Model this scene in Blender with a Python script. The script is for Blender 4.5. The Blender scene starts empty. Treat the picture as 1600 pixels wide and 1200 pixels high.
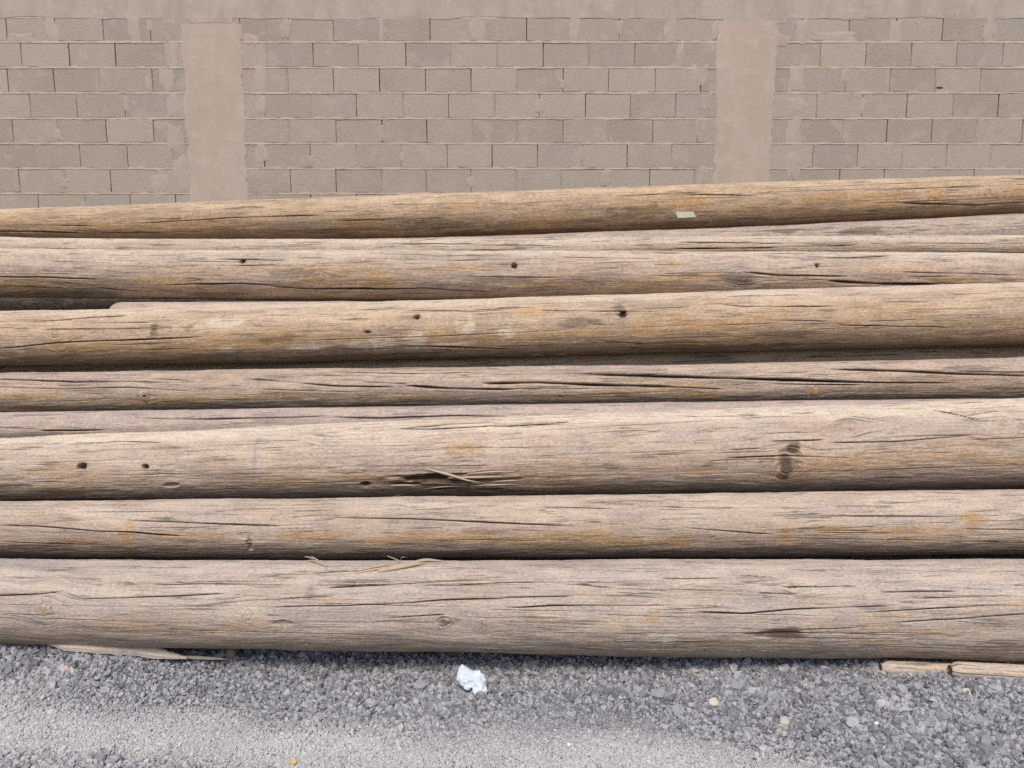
import bpy, bmesh, math, random
import numpy as np
from mathutils import Vector, Matrix

random.seed(7)
SC = bpy.context.scene
COL = SC.collection

# ------------------------------------------------------------------ camera, sky, sun, exposure
PITCH = math.radians(8.0)
FPX = 1230.0            # focal length in pixels of the 1600 px wide photograph
HC = 1.4                # camera height
cam_d = bpy.data.cameras.new("camera")
cam_d.sensor_width = 36.0
cam_d.lens = 36.0 * FPX / 1600.0
cam_d.clip_start = 0.05
cam_d.clip_end = 500.0
cam = bpy.data.objects.new("camera", cam_d)
COL.objects.link(cam)
cam.location = (0, 0, HC)
cam.rotation_euler = (math.radians(90) - PITCH, 0, 0)
SC.camera = cam

SUN_EL, SUN_AZ = math.radians(57), math.radians(192)   # azimuth: clockwise from +Y
world = bpy.data.worlds.new("World")
SC.world = world
world.use_nodes = True
wn = world.node_tree
bg = wn.nodes.get("Background") or wn.nodes.new("ShaderNodeBackground")
sky = wn.nodes.new("ShaderNodeTexSky")
sky.sky_type = 'NISHITA'
sky.sun_disc = False
sky.sun_elevation = SUN_EL
sky.sun_rotation = SUN_AZ
sky.altitude = 900
sky.air_density = 1.0
sky.dust_density = 6.0
sky.ozone_density = 0.6
wn.links.new(sky.outputs[0], bg.inputs[0])
bg.inputs[1].default_value = 0.10
out = wn.nodes.get("World Output") or wn.nodes.new("ShaderNodeOutputWorld")
wn.links.new(bg.outputs[0], out.inputs[0])

sun_d = bpy.data.lights.new("sun", 'SUN')
sun_d.energy = 1.5
sun_d.angle = math.radians(22)
sun_d.color = (1.0, 0.92, 0.81)
sun = bpy.data.objects.new("sun", sun_d)
COL.objects.link(sun)
sdir = Vector((math.sin(SUN_AZ) * math.cos(SUN_EL), math.cos(SUN_AZ) * math.cos(SUN_EL), math.sin(SUN_EL)))
sun.rotation_euler = sdir.to_track_quat('Z', 'Y').to_euler()

SC.view_settings.view_transform = 'Standard'
SC.view_settings.look = 'None'
SC.view_settings.exposure = 0.70
SC.view_settings.gamma = 1.0
SC.cycles.use_denoising = False
SC.view_settings.use_curve_mapping = False

# ------------------------------------------------------------------ helpers
CP, SP = math.cos(PITCH), math.sin(PITCH)

def ray(u, v):
    a, b = (u - 800.0) / FPX, -(v - 600.0) / FPX
    return Vector((a, CP + b * SP, -SP + b * CP))

def at_y(u, v, Y):
    d = ray(u, v)
    t = Y / d.y
    return Vector((d.x * t, Y, HC + d.z * t))

def at_z(u, v, z=0.0):
    d = ray(u, v)
    t = (z - HC) / d.z
    return Vector((d.x * t, d.y * t, z))

def elev(v):
    return -PITCH - math.atan((v - 600.0) / FPX)

def tag(o, label=None, cat=None, group=None, kind=None):
    if label: o["label"] = label
    if cat: o["category"] = cat
    if group: o["group"] = group
    if kind: o["kind"] = kind
    return o

def mesh_from(name, verts, faces, smooth=False):
    me = bpy.data.meshes.new(name)
    me.from_pydata([tuple(v) for v in verts], [], faces)
    me.update()
    if smooth:
        me.polygons.foreach_set("use_smooth", [True] * len(me.polygons))
    return me

def link(name, me, mat=None, parent=None):
    o = bpy.data.objects.new(name, me)
    COL.objects.link(o)
    if mat is not None and not me.materials: me.materials.append(mat)
    if parent is not None: o.parent = parent
    return o

_rt = {}
def vnoise(x, y, seed=0):
    if seed not in _rt:
        _rt[seed] = np.random.RandomState(seed + 11).rand(256, 256)
    T = _rt[seed]
    xi, yi = np.floor(x).astype(np.int64), np.floor(y).astype(np.int64)
    fx, fy = x - xi, y - yi
    fx = fx * fx * (3 - 2 * fx); fy = fy * fy * (3 - 2 * fy)
    a, b = T[xi & 255, yi & 255], T[(xi + 1) & 255, yi & 255]
    c, d = T[xi & 255, (yi + 1) & 255], T[(xi + 1) & 255, (yi + 1) & 255]
    return (a * (1 - fx) + b * fx) * (1 - fy) + (c * (1 - fx) + d * fx) * fy

def fbm(x, y, seed=0, octv=3):
    s, a, n = 0, 1.0, 0
    for i in range(octv):
        s = s + a * vnoise(x * 2 ** i + 17.3 * i, y * 2 ** i + 5.1 * i, seed + i)
        n += a; a *= 0.5
    return s / n          # 0..1, mean .5

def sstep(a, b, x):
    t = np.clip((x - a) / (b - a), 0, 1)
    return t * t * (3 - 2 * t)

# ------------------------------------------------------------------ material helpers
class NT:
    def __init__(self, name):
        self.m = bpy.data.materials.new(name)
        self.m.use_nodes = True
        self.t = self.m.node_tree
        self.bsdf = self.t.nodes["Principled BSDF"]
        self.bsdf.inputs["Roughness"].default_value = 0.85
        self.bsdf.inputs["Specular IOR Level"].default_value = 0.25
    def n(self, typ, **kw):
        nd = self.t.nodes.new(typ)
        for k, v in kw.items(): setattr(nd, k, v)
        return nd
    def l(self, a, b): self.t.links.new(a, b)
    def val(self, sock, v):
        if hasattr(v, "links") or isinstance(v, bpy.types.NodeSocket): self.l(v, sock)
        else: sock.default_value = v
    def math(self, op, a, b=0.0, clamp=False):
        nd = self.n("ShaderNodeMath", operation=op, use_clamp=clamp)
        self.val(nd.inputs[0], a); self.val(nd.inputs[1], b)
        return nd.outputs[0]
    def mix(self, f, a, b, mode='MIX'):
        nd = self.n("ShaderNodeMix", data_type='RGBA', blend_type=mode)
        self.val(nd.inputs[0], f)
        for s, c in ((6, a), (7, b)):
            if isinstance(c, tuple): nd.inputs[s].default_value = (*c, 1)
            else: self.l(c, nd.inputs[s])
        return nd.outputs[2]
    def scale(self, vec, s):
        nd = self.n("ShaderNodeVectorMath", operation='MULTIPLY')
        self.l(vec, nd.inputs[0]); nd.inputs[1].default_value = s
        return nd.outputs[0]
    def add(self, vec, v):
        nd = self.n("ShaderNodeVectorMath", operation='ADD')
        self.l(vec, nd.inputs[0]); self.val(nd.inputs[1], v)
        return nd.outputs[0]
    def noise(self, vec, scale=1.0, detail=4, rough=0.55, dist=0.0):
        nd = self.n("ShaderNodeTexNoise")
        self.l(vec, nd.inputs["Vector"])
        nd.inputs["Scale"].default_value = scale; nd.inputs["Detail"].default_value = detail
        nd.inputs["Roughness"].default_value = rough; nd.inputs["Distortion"].default_value = dist
        return nd.outputs["Fac"]
    def step(self, x, a, b):
        nd = self.n("ShaderNodeMapRange", interpolation_type='SMOOTHSTEP')
        self.l(x, nd.inputs[0]); nd.inputs[1].default_value = a; nd.inputs[2].default_value = b
        return nd.outputs[0]
    def bump(self, h, dist, strength=1.0, normal=None):
        nd = self.n("ShaderNodeBump")
        nd.inputs["Strength"].default_value = strength
        nd.inputs["Distance"].default_value = dist
        self.l(h, nd.inputs["Height"])
        if normal is not None: self.l(normal, nd.inputs["Normal"])
        return nd.outputs[0]

def wood_material(name, base=(0.46, 0.37, 0.305), second=(0.33, 0.25, 0.20), seed=0.0, cool=0.5, k=1.0):
    M = NT(name)
    uv = M.n("ShaderNodeUVMap", uv_map="grain").outputs[0]
    uv = M.add(uv, (seed * 3.7, seed * 1.3, seed))
    a1 = M.n("ShaderNodeAttribute", attribute_name="wear")
    a2 = M.n("ShaderNodeAttribute", attribute_name="wear_b")
    s1 = M.n("ShaderNodeSeparateColor"); M.l(a1.outputs["Color"], s1.inputs[0])
    s2 = M.n("ShaderNodeSeparateColor"); M.l(a2.outputs["Color"], s2.inputs[0])
    crack, ochre, dark = s1.outputs
    pale, blue, upper_tone = s2.outputs
    fib = M.noise(M.scale(uv, (9 / k, 170 / k, 1)), 1, 4, 0.6)
    flk = M.noise(M.scale(M.add(uv, (5.5, 2.2, 0)), (24 / k, 190 / k, 1)), 1, 3, 0.55, 0.15)
    gr = M.noise(M.scale(M.add(uv, (2.5, 8.2, 0)), (55 / k, 130 / k, 1)), 1, 3, 0.65)
    fib2 = M.noise(M.scale(uv, (2.2 / k, 60 / k, 1)), 1, 5, 0.62)
    mot = M.noise(M.scale(uv, (3.5, 16, 1)), 1, 4, 0.6, 0.6)
    mot2 = M.noise(M.scale(M.add(uv, (9.1, 4.4, 0)), (1.6, 9, 1)), 1, 3, 0.6, 0.4)
    c = M.mix(M.step(mot, 0.35, 0.68), base, second)
    # weathered grey-lilac patches
    lil = tuple(x * y for x, y in zip(base, (0.70, 0.73, 0.83)))
    c = M.mix(M.math('MULTIPLY', M.step(mot2, 0.45, 0.62), cool), c, lil)
    # paler upper side of the pole against its browner lower side
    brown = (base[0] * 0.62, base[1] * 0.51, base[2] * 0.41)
    bl = M.math('ADD', upper_tone, M.math('MULTIPLY', M.math('SUBTRACT', fib2, 0.5), 1.6), clamp=True)
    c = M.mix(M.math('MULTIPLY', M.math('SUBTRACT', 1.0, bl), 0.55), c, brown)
    stk = M.noise(M.scale(M.add(uv, (4.1, 6.6, 0)), (4 / k, 34 / k, 1)), 1, 4, 0.62)
    c = M.mix(M.math('MULTIPLY', M.step(stk, 0.53, 0.68), 0.20), c, (0.17, 0.125, 0.105))
    # ochre where the grey skin is rubbed off
    och = M.math('ADD', ochre, M.math('ADD', M.math('MULTIPLY', M.math('SUBTRACT', fib2, 0.55), 1.7), M.math('MULTIPLY', M.math('SUBTRACT', flk, 0.5), 2.6)))
    och = M.math('MULTIPLY', M.step(och, 0.18, 0.80), M.step(ochre, 0.05, 0.35))
    c = M.mix(M.math('MULTIPLY', och, 0.82), c, (0.44, 0.27, 0.12))
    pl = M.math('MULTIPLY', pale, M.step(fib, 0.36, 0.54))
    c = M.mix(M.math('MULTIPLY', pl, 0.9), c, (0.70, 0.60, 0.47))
    c = M.mix(M.math('MULTIPLY', blue, 0.6), c, (0.22, 0.22, 0.32))
    # fibres: light and dark streaks
    c = M.mix(M.math('MULTIPLY', M.step(fib, 0.54, 0.70), 0.19), c, (0.13, 0.085, 0.06))
    c = M.mix(M.math('MULTIPLY', M.step(fib2, 0.58, 0.74), 0.22), c, (0.17, 0.115, 0.085))
    c = M.mix(M.math('MULTIPLY', M.step(M.math('SUBTRACT', 1.0, fib), 0.54, 0.72), 0.30), c, (0.68, 0.57, 0.47))
    fg = M.step(M.noise(M.scale(M.add(uv, (6.3, 1.9, 0)), (5, 45, 1)), 1, 3), 0.42, 0.62)
    c = M.mix(M.math('MULTIPLY', M.math('MULTIPLY', M.step(flk, 0.575, 0.64), fg), 0.36), c, (0.13, 0.085, 0.06))
    c = M.mix(M.math('MULTIPLY', M.step(gr, 0.53, 0.66), 0.42), c, (0.15, 0.105, 0.08))
    c = M.mix(M.math('MULTIPLY', M.step(M.math('SUBTRACT', 1.0, gr), 0.53, 0.66), 0.40), c, (0.68, 0.58, 0.48))
    bnd = M.noise(M.scale(M.add(uv, (7.1, 3.3, 0)), (11, 15, 1)), 1, 2, 0.5, 0.0)
    c = M.mix(M.math('MULTIPLY', M.step(bnd, 0.54, 0.57), 0.16), c, (0.62, 0.47, 0.34))
    c = M.mix(M.math('MULTIPLY', M.step(M.math('SUBTRACT', 1.0, bnd), 0.56, 0.59), 0.13), c, (0.22, 0.19, 0.19))
    # hairline checks
    h = M.noise(M.scale(M.add(uv, (3.3, 7.7, 0)), (1.7 / k, 62 / k, 1)), 1, 3, 0.5, 0.1)
    hl = M.math('SUBTRACT', 1.0, M.step(M.math('ABSOLUTE', M.math('SUBTRACT', h, 0.5)), 0.0, 0.030))
    gate = M.step(M.noise(M.scale(M.add(uv, (1.3, 2.9, 0)), (4, 30, 1)), 1, 2), 0.50, 0.62)
    hl = M.math('MULTIPLY', hl, gate)
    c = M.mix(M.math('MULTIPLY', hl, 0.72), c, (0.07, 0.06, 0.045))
    ds = M.math('MULTIPLY', dark, M.step(M.math('ADD', fib2, M.math('MULTIPLY', dark, 0.4)), 0.45, 0.75))
    c = M.mix(M.math('MULTIPLY', ds, 0.85), c, (0.075, 0.05, 0.035))
    c = M.mix(M.step(crack, 0.12, 0.62), c, (0.045, 0.030, 0.022))  # shade inside cracks, holes and gouges painted into the wood colour
    M.l(c, M.bsdf.inputs["Base Color"])
    M.bsdf.inputs["Roughness"].default_value = 0.8
    hh = M.math('ADD', M.math('MULTIPLY', fib, 0.7), M.math('MULTIPLY', fib2, 1.3))
    hh = M.math('SUBTRACT', M.math('ADD', hh, M.math('MULTIPLY', gr, 0.8)), M.math('MULTIPLY', hl, 0.8))
    M.l(M.bump(hh, 0.0022, 0.9), M.bsdf.inputs["Normal"])
    return M.m

def end_grain_material():
    M = NT("end_grain")
    tc = M.n("ShaderNodeTexCoord").outputs["Object"]
    n = M.noise(M.scale(tc, (1, 60, 60)), 1, 4)
    c = M.mix(n, (0.07, 0.05, 0.035), (0.17, 0.13, 0.09))
    M.l(c, M.bsdf.inputs["Base Color"])
    M.l(M.bump(n, 0.004), M.bsdf.inputs["Normal"])
    return M.m
END = end_grain_material()

def block_material():
    M = NT("concrete_block")
    pos = M.n("ShaderNodeNewGeometry").outputs["Position"]
    oi = M.n("ShaderNodeObjectInfo")
    rnd = oi.outputs["Random"]
    r2 = M.n("ShaderNodeTexWhiteNoise", noise_dimensions='1D'); M.l(M.math('MULTIPLY', rnd, 77.7), r2.inputs["W"])
    c = M.mix(rnd, (0.355, 0.300, 0.245), (0.435, 0.368, 0.300))
    c = M.mix(M.math('MULTIPLY', M.step(r2.outputs[0], 0.72, 1.0), 0.55), c, (0.34, 0.305, 0.272))
    c = M.mix(M.math('MULTIPLY', M.step(M.noise(pos, 2.3, 3), 0.42, 0.68), 0.5), c, (0.44, 0.37, 0.31))
    g = M.noise(pos, 62, 4, 0.75)
    g2 = M.noise(M.add(pos, (3, 3, 3)), 120, 3, 0.7)
    c = M.mix(M.math('MULTIPLY', M.step(g, 0.53, 0.66), 0.34), c, (0.15, 0.11, 0.095))
    c = M.mix(M.math('MULTIPLY', M.step(g2, 0.53, 0.68), 0.40), c, (0.52, 0.47, 0.42))
    sm = M.noise(M.add(pos, (4, 2, 9)), 6, 5, 0.6)
    c = M.mix(M.math('MULTIPLY', M.step(sm, 0.52, 0.66), 0.6), c, (0.46, 0.385, 0.325))
    M.l(c, M.bsdf.inputs["Base Color"])
    M.bsdf.inputs["Roughness"].default_value = 0.95
    M.l(M.bump(M.math('ADD', g, M.math('MULTIPLY', g2, 0.5)), 0.0035, 0.9), M.bsdf.inputs["Normal"])
    return M.m

def plaster_material(name, base, dk, streak=True):
    M = NT(name)
    pos = M.n("ShaderNodeNewGeometry").outputs["Position"]
    a = M.noise(M.scale(pos, (5.0, 1, 1.6)), 1, 5, 0.6, 0.3)
    b = M.noise(pos, 9, 5, 0.65)
    g = M.noise(pos, 80, 4, 0.75)
    c = M.mix(M.step(a, 0.38, 0.66), base, dk)
    c = M.mix(M.math('MULTIPLY', M.step(b, 0.50, 0.66), 0.5), c, tuple(x * 1.13 for x in base))
    v = M.noise(M.scale(pos, (60, 1, 9)), 1, 3, 0.6)
    if streak: c = M.mix(M.math('MULTIPLY', M.step(v, 0.58, 0.70), 0.16), c, tuple(x * 0.55 for x in dk))
    c = M.mix(M.math('MULTIPLY', M.step(g, 0.60, 0.72), 0.22), c, tuple(x * 0.6 for x in dk))
    M.l(c, M.bsdf.inputs["Base Color"])
    M.bsdf.inputs["Roughness"].default_value = 0.95
    M.l(M.bump(M.math('ADD', M.math('MULTIPLY', b, 1.2), M.math('MULTIPLY', g, 0.4)), 0.004, 0.8), M.bsdf.inputs["Normal"])
    return M.m

def plain(name, colr, rough=0.8):
    M = NT(name)
    tc = M.n("ShaderNodeNewGeometry").outputs["Position"]
    n = M.noise(tc, 40, 3)
    M.l(M.mix(n, tuple(x * 0.85 for x in colr), tuple(min(1, x * 1.12) for x in colr)), M.bsdf.inputs["Base Color"])
    M.bsdf.inputs["Roughness"].default_value = rough
    return M.m

M_BLOCK = block_material()
M_PILLAR = plaster_material("pillar_render", (0.485, 0.40, 0.335), (0.455, 0.37, 0.305))
M_BEAM = plaster_material("beam_render", (0.455, 0.385, 0.33), (0.39, 0.325, 0.272))
M_MORTAR = plaster_material("bed_mortar", (0.56, 0.455, 0.365), (0.44, 0.355, 0.29), False)
M_SMEAR = plaster_material("mortar_smear", (0.445, 0.375, 0.32), (0.405, 0.34, 0.288))
M_CORE = plain("wall_core", (0.20, 0.155, 0.125), 0.95)

# ------------------------------------------------------------------ ground
gx = np.array([-2.6, -1.95, -1.75, -1.4, -1.2, -1.05, -0.7, 0.0, 0.8, 1.4, 1.8, 2.6])
gz = np.array([0.15, 0.125, 0.10, 0.055, 0.03, 0.010, -0.004, -0.002, 0.006, 0.026, 0.030, 0.015])
def ground_h(x, y):
    m = np.interp(x, gx, gz) * np.where(y < 2.62, np.exp(-((y - 2.62) / 0.33) ** 2), np.exp(-((y - 2.62) / 0.25) ** 2))
    ff = np.exp(-((np.clip(np.abs(x) - 4, 0, None)) / 1.5) ** 2)
    w = (fbm(x * 2.2 + 40, y * 2.6 + 40, 3, 3) - 0.5) * 0.035 + (fbm(x * 9 + 40, y * 9 + 40, 8, 2) - 0.5) * 0.012
    near = np.clip(1 - np.abs(y - 2.0) / 4.0, 0, 1)
    return m * ff + w * near

def ground_material():
    M = NT("gravel_bed")
    pos = M.n("ShaderNodeNewGeometry").outputs["Position"]
    v = M.n("ShaderNodeTexVoronoi"); M.l(pos, v.inputs["Vector"]); v.inputs["Scale"].default_value = 90
    s = M.n("ShaderNodeSeparateColor"); M.l(v.outputs["Color"], s.inputs[0])
    c = M.mix(s.outputs[0], (0.05, 0.05, 0.055), (0.13, 0.13, 0.14))  # bed colour darkened to stand for shade in the gaps between stones
    c = M.mix(M.math('MULTIPLY', M.step(M.noise(pos, 0.7, 4), 0.45, 0.65), 0.5), c, (0.20, 0.185, 0.17))
    M.l(c, M.bsdf.inputs["Base Color"])
    M.l(M.bump(M.math('SUBTRACT', 1.0, v.outputs["Distance"]), 0.006), M.bsdf.inputs["Normal"])
    return M.m

def build_ground():
    xs = np.concatenate([[-60, -30, -15, -9], np.linspace(-6, 6, 241), [9, 15, 30, 60]])
    ys = np.concatenate([[-60, -25, -8, -3, -1], np.linspace(0.3, 3.6, 111), [4.2, 5, 6, 7, 9, 20, 60]])
    X, Y = np.meshgrid(xs, ys)
    Z = ground_h(X, Y)
    V = np.stack([X, Y, Z], -1).reshape(-1, 3)
    nx, ny = len(xs), len(ys)
    F = [(j * nx + i, j * nx + i + 1, (j + 1) * nx + i + 1, (j + 1) * nx + i) for j in range(ny - 1) for i in range(nx - 1)]
    o = link("ground", mesh_from("ground", V, F, True), ground_material())
    tag(o, kind="structure")
build_ground()

# ------------------------------------------------------------------ wall
WY = 7.19
wall = bpy.data.objects.new("block_wall", None)
COL.objects.link(wall)
wall.location = (0, WY, 0)
tag(wall, "unplastered grey-beige concrete block wall with two smooth pillars behind the poles", "wall")

def wx(u, v): return at_y(u, v, WY).x
def wz(v): return at_y(800, v, WY).z

row_v = [27, 65.5, 105.5, 145, 185, 224, 263, 302]        # bed joints, centre of the mortar line
row_z = [wz(v) for v in row_v]
pitch_z = (row_z[0] - row_z[-1]) / (len(row_z) - 1)
while row_z[-1] > 0.75: row_z.append(row_z[-1] - pitch_z)
joints = [
    [10, 86, 161, 235, 300, 375, 450, 521, 597, 672, 747, 823, 897, 968, 1045, 1118, 1190, 1253, 1327, 1400, 1473, 1548],
    [33, 108, 180, 255, 330, 417, 489, 560, 634, 705, 777, 849, 920, 992, 1063, 1135, 1210, 1282, 1353, 1424, 1495, 1567],
    [12, 84, 156, 238, 310, 378, 449, 521, 593, 665, 736, 808, 880, 951, 1024, 1095, 1170, 1249, 1321, 1391, 1462, 1532],
    [47, 120, 195, 268, 340, 413, 485, 557, 630, 701, 773, 843, 915, 985, 1056, 1128, 1204, 1276, 1347, 1417, 1489, 1560],
    [20, 91, 166, 240, 310, 380, 452, 525, 597, 667, 739, 808, 880, 950, 1020, 1090, 1170, 1246, 1317, 1386, 1456, 1526],
    [53, 125, 199, 270, 340, 413, 485, 557, 628, 699, 769, 840, 910, 980, 1050, 1120, 1200, 1270, 1340, 1410, 1479, 1548],
    [30, 102, 173, 245, 315, 385, 454, 525, 597, 666, 736, 806, 876, 946, 1015, 1085, 1160, 1240, 1312, 1381, 1450, 1521],
    [60, 133, 204, 275, 345, 415, 486, 557, 627, 697, 767, 837, 907, 977, 1047, 1117, 1190, 1262, 1332, 1402, 1472, 1542]]
rngw = random.Random(5)
XMAX = 5.6

def block_mesh():
    # unit block: 1 x 1 front, chamfered and slightly uneven front edges
    bm = bmesh.new()
    def ring(y, inset, jit):
        pts = []
        n = 4
        for k in range(n): pts.append((-0.5 + inset[0] + (1 - 2 * inset[0]) * k / n, -0.5 + inset[1]))
        for k in range(2): pts.append((0.5 - inset[0], -0.5 + inset[1] + (1 - 2 * inset[1]) * k / 2))
        for k in range(n): pts.append((0.5 - inset[0] - (1 - 2 * inset[0]) * k / n, 0.5 - inset[1]))
        for k in range(2): pts.append((-0.5 + inset[0], 0.5 - inset[1] - (1 - 2 * inset[1]) * k / 2))
        return [bm.verts.new((x + rngw.uniform(-jit, jit) * 0.5, y, z + rngw.uniform(-jit, jit))) for x, z in pts]
    r0 = ring(0.05, (0, 0), 0)
    r1 = ring(0.004, (0, 0), 0.006)
    r2 = ring(0.0, (0.008, 0.016), 0.010)
    for a, b in ((r0, r1), (r1, r2)):
        for i in range(12): bm.faces.new((a[i], a[(i + 1) % 12], b[(i + 1) % 12], b[i]))
    bm.faces.new(r2)
    bmesh.ops.recalc_face_normals(bm, faces=bm.faces)
    me = bpy.data.meshes.new("block"); bm.to_mesh(me); bm.free()
    me.materials.append(M_BLOCK)
    return me
block_meshes = [block_mesh() for _ in range(6)]

def strip(name, x0, x1, z0, z1, mat, proud, seed, step=0.02, jit=0.003, depth=0.03):
    """mortar band with an uneven outline and its own thickness"""
    n = max(2, int((x1 - x0) / step))
    xs = np.linspace(x0, x1, n + 1)
    zt = z1 + (fbm(xs * 14 + seed, xs * 0 + seed * 1.7, 21, 3) - 0.5) * 2 * jit
    zb = z0 + (fbm(xs * 17 + seed, xs * 0 + seed * 2.9, 25, 3) - 0.5) * 2 * jit
    yy = -proud + (fbm(xs * 8 + seed, xs * 0 + 3, 27, 2) - 0.5) * 0.002
    V = []; F = []
    for i in range(n + 1):
        V += [(xs[i], yy[i], zb[i]), (xs[i], yy[i], zt[i]), (xs[i], depth, zb[i]), (xs[i], depth, zt[i])]
    for i in range(n):
        a = 4 * i; b = a + 4
        F += [(a, b, b + 1, a + 1), (a + 1, b + 1, b + 3, a + 3), (a, a + 2, b + 2, b)]
    return link(name, mesh_from(name, V, F), mat, wall)

JT = 0.0155
joint_smears = []
for r in range(len(row_z) - 1):
    zt, zb = row_z[r] - JT / 2, row_z[r + 1] + JT / 2
    zc = (zt + zb) / 2
    if r < len(joints):
        vmid = (row_v[r] + row_v[min(r + 1, 7)]) / 2 if r < 7 else 321
        xj = [wx(u, vmid) for u in joints[r]]
    else:
        off = 0.2 if r % 2 else 0.0
        xj = [-4 + off + 0.405 * k for k in range(20)]
    while xj[0] > -XMAX: xj.insert(0, xj[0] - 0.405)
    while xj[-1] < XMAX: xj.append(xj[-1] + 0.405)
    prev_gap = 0.004
    for k in range(len(xj) - 1):
        p = rngw.random()
        gap = rngw.uniform(.0045, .0075) if p < 0.40 else (0.003 if p < 0.75 else 0.010)
        x0, x1 = xj[k] + prev_gap / 2, xj[k + 1] - gap / 2
        o = link("block", block_meshes[rngw.randrange(6)], None, wall)
        w = x1 - x0
        h = zt - zb + rngw.uniform(-0.002, 0.001)
        o.scale = (w * (-1 if rngw.random() < 0 else 1), 1, h)
        o.location = ((x0 + x1) / 2, rngw.uniform(-0.0015, 0.002), zc)
        o.rotation_euler = (rngw.uniform(-0.006, 0.006), rngw.uniform(-0.009, 0.009), rngw.uniform(-0.004, 0.004))
        if p >= 0.75:                        # this upright joint is filled with mortar
            strip("mortar_joint", xj[k + 1] - gap / 2 + 0.0005, xj[k + 1] + gap / 2 - 0.0005, zb + 0.001, zt - 0.001, M_SMEAR, -0.0015, r * 3.1 + k, 0.004, 0.001)
        if k and rngw.random() < 0.16 and abs(x1) < 4.3: joint_smears.append((x1, zc + rngw.uniform(-.04, .04)))
        prev_gap = gap
for r in range(len(row_z)):
    z = row_z[r]
    strip("mortar_bed", -XMAX, XMAX, z - JT / 2 - 0.001, z + JT / 2 + 0.0005, M_MORTAR, 0.0018 if r else -0.001, r * 7.7 + 1, 0.02, 0.0042)

# core behind the face, so open joints look into a solid wall
bm = bmesh.new()
bmesh.ops.create_cube(bm, size=1.0, matrix=Matrix.Translation((0, 0.031 + 0.075, 2.2)) @ Matrix.Diagonal((2 * XMAX, 0.15, 4.4, 1)))
me = bpy.data.meshes.new("wall_core"); bm.to_mesh(me); bm.free()
link("wall_core", me, M_CORE, wall)

def slab(name, left, right, bottom, top, mat, proud, seed, nx=40, nz=120, rag=0.02, depth=0.03, ragf=9.0):
    """cast or trowelled panel in front of the blocks; outline functions of z / x, ragged, thin feathered edge"""
    U = np.linspace(0, 1, nx + 1); W = np.linspace(0, 1, nz + 1)
    UU, WW = np.meshgrid(U, W)
    Zb = bottom if not callable(bottom) else None
    if callable(bottom):
        X = left(0) + (right(0) - left(0)) * UU
        Z = bottom(X) + (top - bottom(X)) * WW
    else:
        Z = bottom + (top - bottom) * WW
        L = left(Z) + (fbm(Z * ragf + seed, Z * 0 + seed, 31, 4) - 0.5) * 2 * rag
        R = right(Z) + (fbm(Z * ragf + seed * 3, Z * 0 + seed * 5, 33, 4) - 0.5) * 2 * rag
        X = L + (R - L) * UU
    edge = np.minimum(UU, 1 - UU) * 2
    Y = -proud * sstep(0, 0.05, edge + 0.012) + (fbm(X * 5, Z * 3, 35, 3) - 0.5) * 0.003
    V = list(np.stack([X, Y, Z], -1).reshape(-1, 3))
    n1 = nx + 1
    F = [(j * n1 + i, j * n1 + i + 1, (j + 1) * n1 + i + 1, (j + 1) * n1 + i) for j in range(nz) for i in range(nx)]
    rim = [i for i in range(n1)] + [j * n1 + nx for j in range(1, nz + 1)] + [nz * n1 + i for i in range(nx - 1, -1, -1)] + [j * n1 for j in range(nz - 1, 0, -1)]
    base = len(V)
    for i in rim: V.append((V[i][0], depth, V[i][2]))
    m = len(rim)
    for k in range(m): F.append((rim[(k + 1) % m], rim[k], base + k, base + (k + 1) % m))
    return link(name, mesh_from(name, V, F), mat, wall)

def zfun(pts):
    zs = [at_y(u, v, WY).z for u, v in pts]; xs = [at_y(u, v, WY).x for u, v in pts]
    idx = np.argsort(zs); zs = np.array(zs)[idx]; xs = np.array(xs)[idx]
    return lambda z: np.interp(z, zs, xs)
ztop = wz(37.5)
pl = slab("concrete_pillar", zfun([(282, 40), (288, 110), (291, 190), (297, 300)]), zfun([(377, 40), (379, 110), (382, 190), (386, 300)]),
          0.6, ztop, M_PILLAR, 0.0035, 4.0, nz=260, rag=0.022, ragf=13)
pr = slab("concrete_pillar", zfun([(1121, 40), (1118, 110), (1119, 190), (1116, 280)]), zfun([(1216, 40), (1212, 110), (1207, 190), (1202, 270)]),
          0.6, wz(34), M_PILLAR, 0.0035, 9.0, nz=260, rag=0.022, ragf=13)
for s in (-1, 1):
    slab("concrete_pillar", lambda z, s=s: s * 5.05 - 0.27 + 0 * z, lambda z, s=s: s * 5.05 + 0.27 + 0 * z, 0.6, ztop, M_PILLAR, 0.0035, 13.0 + s, rag=0.012)
zb0 = wz(28)
slab("ring_beam", lambda a: -XMAX, lambda a: XMAX,
     lambda X: zb0 + (fbm(X * 3.1 + 50, X * 0 + 2, 41, 4) - 0.5) * 0.05 - 0.040 * ((np.abs(X + 2.72) < 0.29) | (np.abs(X - 2.1) < 0.27)),
     4.42, M_BEAM, 0.0012, 2.0, nx=700, nz=14, depth=0.03)

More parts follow.
